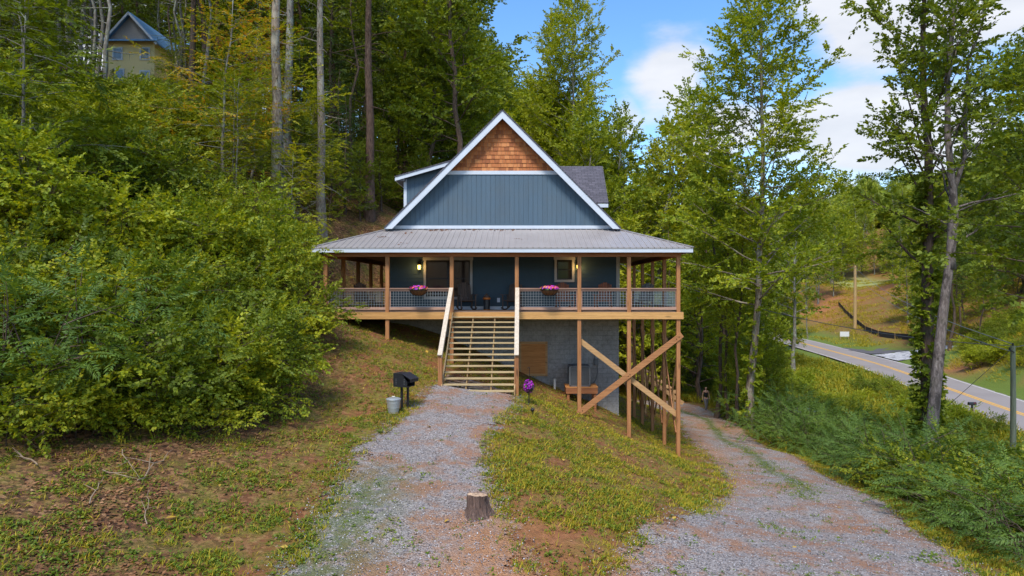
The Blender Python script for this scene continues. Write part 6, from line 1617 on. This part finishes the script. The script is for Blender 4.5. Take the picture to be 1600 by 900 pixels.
# woods beyond the road
def inW(x, y):
    p = pxof(x, y)
    if p < 1060 or p > 1760: return False
    if float(rdist(x, y)) < 9: return False
    if x < 36 and y < 95: return False
    if y < 132 and 44 < x < 66 and y > 78 and p < 1436: return False
    if 1304 < p < 1392 and y < 184: return False
    if x < 50 and y < 80: return False
    if x < 66 and y < 78: return x > 46.5
    return True
def pickW(x, y):
    if x < 56 and y < 78: return R.choice(['bush_tree', 'bush_tree', 'oakC']), 'tree on the steep bank across the paved road', 'trees on the bank across the road'
    k_ = R.choice(['farA', 'farB', 'farA', 'oakB'] if y > 110 else ['oakA', 'bush_tree', 'oakC', 'bush_tree_y'])
    if y > 110: return k_, 'sunlit tree in the woods beyond the paved road', 'woods beyond the paved road'
    return k_, 'tree on the steep bank across the paved road', 'trees on the bank across the road'
scatter(48, (42, 100), (42, 120), 2.8, inW, pickW, '', '', 'tree', .5, .9, 1)
for px, Y, s, lb, k_ in ((1238, 88, .62, 'bright tree left of the tall yellow pole', 'oakB'), (1262, 120, .75, 'slim pale trunked tree left of the yellow pole', 'airyB'), (1215, 70, .6, 'rounded green tree over the far bend of the road', 'bush_tree_y'), (1300, 182, .9, 'tall tree above the cleared dirt slope', 'farB'), (1425, 125, .62, 'layered green tree right of the cleared slope', 'farA'), (1440, 150, .8, 'yellow-green tree right of the lawn patch', 'farA'), (1395, 188, .9, 'tree behind the right end of the lawn patch', 'farA')):
    P_(k_, px, Y, lb, s)
def mass(name, n, xr, yr, d, cond, keys, label, smin, smax):
    vs, fs, ms, b, pts = [], [], [], 0, []; mats = []
    for _ in range(n * 40):
        x, y = R.uniform(*xr), R.uniform(*yr)
        if not cond(x, y) or any((x - a) ** 2 + (y - b_) ** 2 < d * d for a, b_ in pts) or near_any(x, y, d * .7): continue
        pts.append((x, y)); p = PR[R.choice(keys)]; s_ = R.uniform(smin, smax); a_ = R.random() * 6.28; z = hz(x, y)
        for me in (p['l'], p['w']):
            nv = len(me.vertices); c = np.empty(nv * 3, np.float32); me.vertices.foreach_get('co', c); c = c.reshape(-1, 3) * s_
            c = np.stack([c[:, 0] * cos(a_) - c[:, 1] * sin(a_) + x, c[:, 0] * sin(a_) + c[:, 1] * cos(a_) + y, c[:, 2] + z], -1)
            me.calc_loop_triangles(); t_ = np.empty(len(me.loop_triangles) * 3, np.int32); me.loop_triangles.foreach_get('vertices', t_)
            if me.materials[0] not in mats: mats.append(me.materials[0])
            vs.append(c); fs.append(t_.reshape(-1, 3) + b); ms.append(np.full(len(t_) // 3, mats.index(me.materials[0]))); b += nv
        if len(pts) >= n: break
    o = link(name, np_mesh(name, np.concatenate(vs), np.concatenate(fs), mats, False, np.concatenate(ms))); tag(o, label, kind='stuff')
mass('hill_woods', 110, (-100, 4), (62, 125), 4.2, inH, ['farB', 'farA', 'farB', 'farD'], 'further woods rising on the hill behind the cabin', .95, 1.25)
mass('valley_woods', 60, (-12, 40), (72, 130), 4.2, lambda x, y: 720 < pxof(x, y) < 1240 and float(rdist(x, y)) > 8, ['farA', 'farA', 'farB'], 'dense woods of the valley behind the cabin', .95, 1.25)
mass('roadside_woods', 90, (15, 240), (95, 192), 5.2, inW, ['farA', 'farB', 'farA'], 'sunlit woods on the slope across the paved road', .6, .95)
mass('upper_woods', 130, (30, 300), (186, 290), 6.2, inW, ['farA', 'farB'], 'woods on the rise beyond the cleared slope', .85, 1.2)
# distant wooded ridge
n_ = 5200; a_ = NR.uniform(.05, 1.1, n_); d_ = NR.uniform(300, 1250, n_); fx_ = d_ * a_ / np.hypot(1, a_); fy_ = d_ / np.hypot(1, a_); fz_ = height(fx_, fy_)
mb = []; ico = nrm(np.array([[0, 0, 1], [.89, 0, .45], [.28, .85, .45], [-.72, .53, .45], [-.72, -.53, .45], [.28, -.85, .45], [.72, .53, -.45], [-.28, .85, -.45], [-.89, 0, -.45], [-.28, -.85, -.45], [.72, -.53, -.45], [0, 0, -1]]))
icf = np.array([[0, 1, 2], [0, 2, 3], [0, 3, 4], [0, 4, 5], [0, 5, 1], [1, 6, 2], [2, 7, 3], [3, 8, 4], [4, 9, 5], [5, 10, 1], [6, 7, 2], [7, 8, 3], [8, 9, 4], [9, 10, 5], [10, 6, 1], [11, 7, 6], [11, 8, 7], [11, 9, 8], [11, 10, 9], [11, 6, 10]])
sz_ = NR.uniform(4.5, 8.5, (n_, 1, 1)); vv = ico[None] * sz_ * (1 + NR.normal(0, .2, (n_, 12, 1))) * np.array([1, 1, 1.25]) + np.stack([fx_, fy_, fz_ + 9], -1)[:, None]
ff = (icf[None] + (np.arange(n_) * 12)[:, None, None]).reshape(-1, 3)
tag(link('distant_woods', np_mesh('distant_woods', vv.reshape(-1, 3), ff, LM['far'])), 'distant wooded ridge seen between the trees', kind='stuff')

# ---------------------------------------------------------------- ground cover
def surf(x, y):
    z = height(x, y); e = .15
    return z
def normals(x, y):
    e = .2; zx = (height(x + e, y, False) - height(x - e, y, False)) / (2 * e); zy = (height(x, y + e, False) - height(x, y - e, False)) / (2 * e)
    return nrm(np.stack([-zx, -zy, np.ones_like(zx)], -1))
def pts_in(n, xr, yr, fn, persp=True):
    """random points, denser near the camera; fn gives the keep chance"""
    if persp:
        u = NR.random(n); y = yr[0] * (yr[1] / yr[0]) ** u
    else: y = NR.uniform(*yr, n)
    x = NR.uniform(*xr, n); p = fn(x, y); k_ = NR.random(n) < p
    x, y = x[k_], y[k_]; h_ = (x > HX0 - .1) & (x < HX1 + .1) & (y > HY0 - .1) & (y < HY1)
    return x[~h_], y[~h_]
def rosettes(name, x, y, nleaf, L, lift, mat, label, Wf=.3, el=.5, seed=3):
    n = len(x); z = surf(x, y); P = np.stack([x, y, z], -1); NN = normals(x, y)
    rs = np.random.default_rng(seed); az = rs.uniform(0, 2 * pi, (n, nleaf)); e_ = rs.normal(el, .3, (n, nleaf)); sc = rs.uniform(.55, 1.4, (n, 1)) * L
    D = np.stack([np.cos(az) * np.cos(e_), np.sin(az) * np.cos(e_), np.sin(e_)], -1); D = nrm(D + (NN[:, None] - np.array([0, 0, 1])) * .8)
    U = nrm(np.stack([-np.cos(az) * np.sin(e_), -np.sin(az) * np.sin(e_), np.cos(e_)], -1) + rs.normal(0, .25, (n, nleaf, 3)))
    O = P[:, None] + rs.normal(0, 1, (n, nleaf, 3)) * np.array([1, 1, 0]) * sc[..., None] * .5 + np.array([0, 0, 1]) * (rs.uniform(0, 1, (n, nleaf, 1)) * lift * sc[:, None])
    Ls = (sc * rs.uniform(.7, 1.2, (n, nleaf)))[..., None]; S = nrm(np.cross(D, U)); W = Ls * Wf
    v = np.stack([O, O + D * Ls * .45 + S * W, O + D * Ls - np.array([0, 0, 1]) * Ls * .15, O + D * Ls * .45 - S * W], 2).reshape(-1, 3)
    b = (np.arange(n * nleaf) * 4)[:, None]; f = np.concatenate([b + np.array([[0, 1, 2]]), b + np.array([[0, 2, 3]])], 1).reshape(-1, 3)
    o = link(name, np_mesh(name, v, f, mat)); tag(o, label, kind='stuff'); return o
_A, _B = np.meshgrid(np.arange(-24, 30.01, .2), np.arange(-10, 62.01, .2)); _cd = line_dist(_A, _B, _DV)[0].reshape(_A.shape)
def dens_weed(x, y):
    li, me_, cl, lw, g_ = cover(x, y)
    n = fbm(x * 1.3, y * 1.3, 51, 4); n2 = fbm(x * .35, y * .35, 57, 3)
    d = sstep(.39, .58, n) * (.4 + .9 * sstep(.36, .56, n2)) + .12
    d = d * (1 - .5 * li) * (1 - .7 * cl)
    cl_ = bil(_cd, x, y, -24, -10, .2); strip = np.exp(-(cl_ / .3) ** 2) * (y > 16) * (y < 44) * sstep(.4, .55, n)
    d = np.where(g_ > 0, d * (.05 + .25 * sstep(.58, .66, n)) + .7 * strip, d)
    return np.clip(d, 0, 1)
x, y = pts_in(130000, (-16, 16), (6.5, 44), dens_weed)
rosettes('weeds', x, y, 7, .046, 1.0, LM['weed'], 'low weeds and clover growing in patches on the slope')
x, y = pts_in(130000, (-15, 16), (6.5, 44), lambda x, y: np.clip(dens_weed(x, y) * .9 + .04, 0, 1) * (cover(x, y)[4] < .1) * np.where(x < -3.4, .28, .8))
rosettes('grass', x, y, 7, .11, .1, LM['grass'], 'short grass blades on the slope', .05, 1.0, 5)
def dens_leaf(x, y):
    li, me_, cl, lw, g_ = cover(x, y); n = fbm(x * .9, y * .9, 61, 4)
    return np.clip((.28 * sstep(.4, .6, n) + .8 * li * sstep(.45, .62, n)) * np.where(g_ > 0, .2, 1) * (1 - me_), 0, 1)
LM['litter'] = leaf_mat('fallen_leaves', [(.0, (.07, .026, .012)), (.3, (.17, .070, .028)), (.6, (.30, .14, .06)), (.85, (.44, .26, .14)), (1, (.55, .38, .24))], .05, .8)
x, y = pts_in(170000, (-20, 12), (6.5, 48), dens_leaf)
rosettes('leaf_litter', x, y, 2, .062, .3, LM['litter'], 'brown fallen leaves scattered over the bank and slope', .34, .15, 7)
x, y = pts_in(1500, (-20, 10), (6.5, 48), lambda x, y: dens_leaf(x, y) * 0 + .12)
rosettes('fallen_leaves', x, y, 1, .11, .3, leaf_mat('yellow_leaves', [(0, (.5, .3, .03)), (1, (.6, .42, .1))], .1), 'single yellow fallen leaves', .4, .2, 8)
def dens_mead(x, y):
    d = rdist(x, y); b = grav(x, y)[1]
    return ((d > 3.9) & (x < 44) & (b < -1.2) & (x > 12.5)) * (.45 + .6 * sstep(.4, .6, fbm(x * .25, y * .25, 71, 3)))
x, y = pts_in(42000, (12, 40), (12, 112), dens_mead)
rosettes('meadow_grass', x, y, 8, .62, .0, LM['grass'], 'tall meadow grass between the bank and the paved road', .035, 1.15, 9)
x, y = pts_in(20000, (12, 40), (20, 112), dens_mead)
rosettes('meadow_weeds', x, y, 8, .24, 1.6, LM['weed'], 'leafy weeds in the meadow grass', .3, .5, 10)
x, y = pts_in(42000, (42, 100), (42, 186), lambda x, y: (rdist(x, y) > 5) * ((y > 103) | (x > 63) | (y < 82)) * sstep(.42, .56, fbm(x * .3, y * .3, 77, 4)) * .9, False)
rosettes('verge_grass', x, y, 7, .5, .0, LM['grass'], 'rough grass on the far side of the paved road', .05, 1.1, 12)
x, y = pts_in(9000, (2, 16), (50, 57), lambda x, y: .9 + x * 0, False)
rosettes('lawn_grass', x, y, 7, .16, .0, LM['grass'], 'strip of grass behind the driveway bend', .08, 1.0, 13)
# loose stones
def stones(n, which):
    x, y = pts_in(n, (-6, 13), (6.8, 30), lambda x, y: np.clip((np.maximum(*grav(x, y)) + .75) / 1.0, 0, 1) * .9)
    m = len(x); z = height(x, y) + .045; oc = np.array([[1, 0, 0], [-1, 0, 0], [0, 1, 0], [0, -1, 0], [0, 0, 1], [0, 0, -1]], float)
    of = np.array([[0, 2, 4], [2, 1, 4], [1, 3, 4], [3, 0, 4], [2, 0, 5], [1, 2, 5], [3, 1, 5], [0, 3, 5]])
    s = NR.uniform(.006, .016, (m, 1, 1)); v = oc[None] * s * NR.uniform(.5, 1.4, (m, 6, 1)); a = NR.uniform(0, 6.28, m); c_, s_ = np.cos(a), np.sin(a)
    v = np.stack([v[..., 0] * c_[:, None] - v[..., 1] * s_[:, None], v[..., 0] * s_[:, None] + v[..., 1] * c_[:, None], v[..., 2] * .75], -1) + np.stack([x, y, z], -1)[:, None]
    f = (of[None] + (np.arange(m) * 6)[:, None, None]).reshape(-1, 3)
    st_ = NT('loose_stone'); c = st_.ramp(st_.island(), [(0, (.10, .095, .10)), (.4, (.25, .235, .25)), (.75, (.42, .40, .42)), (1, (.68, .66, .66))])
    tag(link('gravel_stones', np_mesh('gravel_stones', v.reshape(-1, 3), f, st_.done(st_.bsdf(c, .85)))), 'loose grey gravel stones on the path and driveway', kind='stuff')
stones(70000, 0)
for m_ in bpy.data.meshes:
    pass
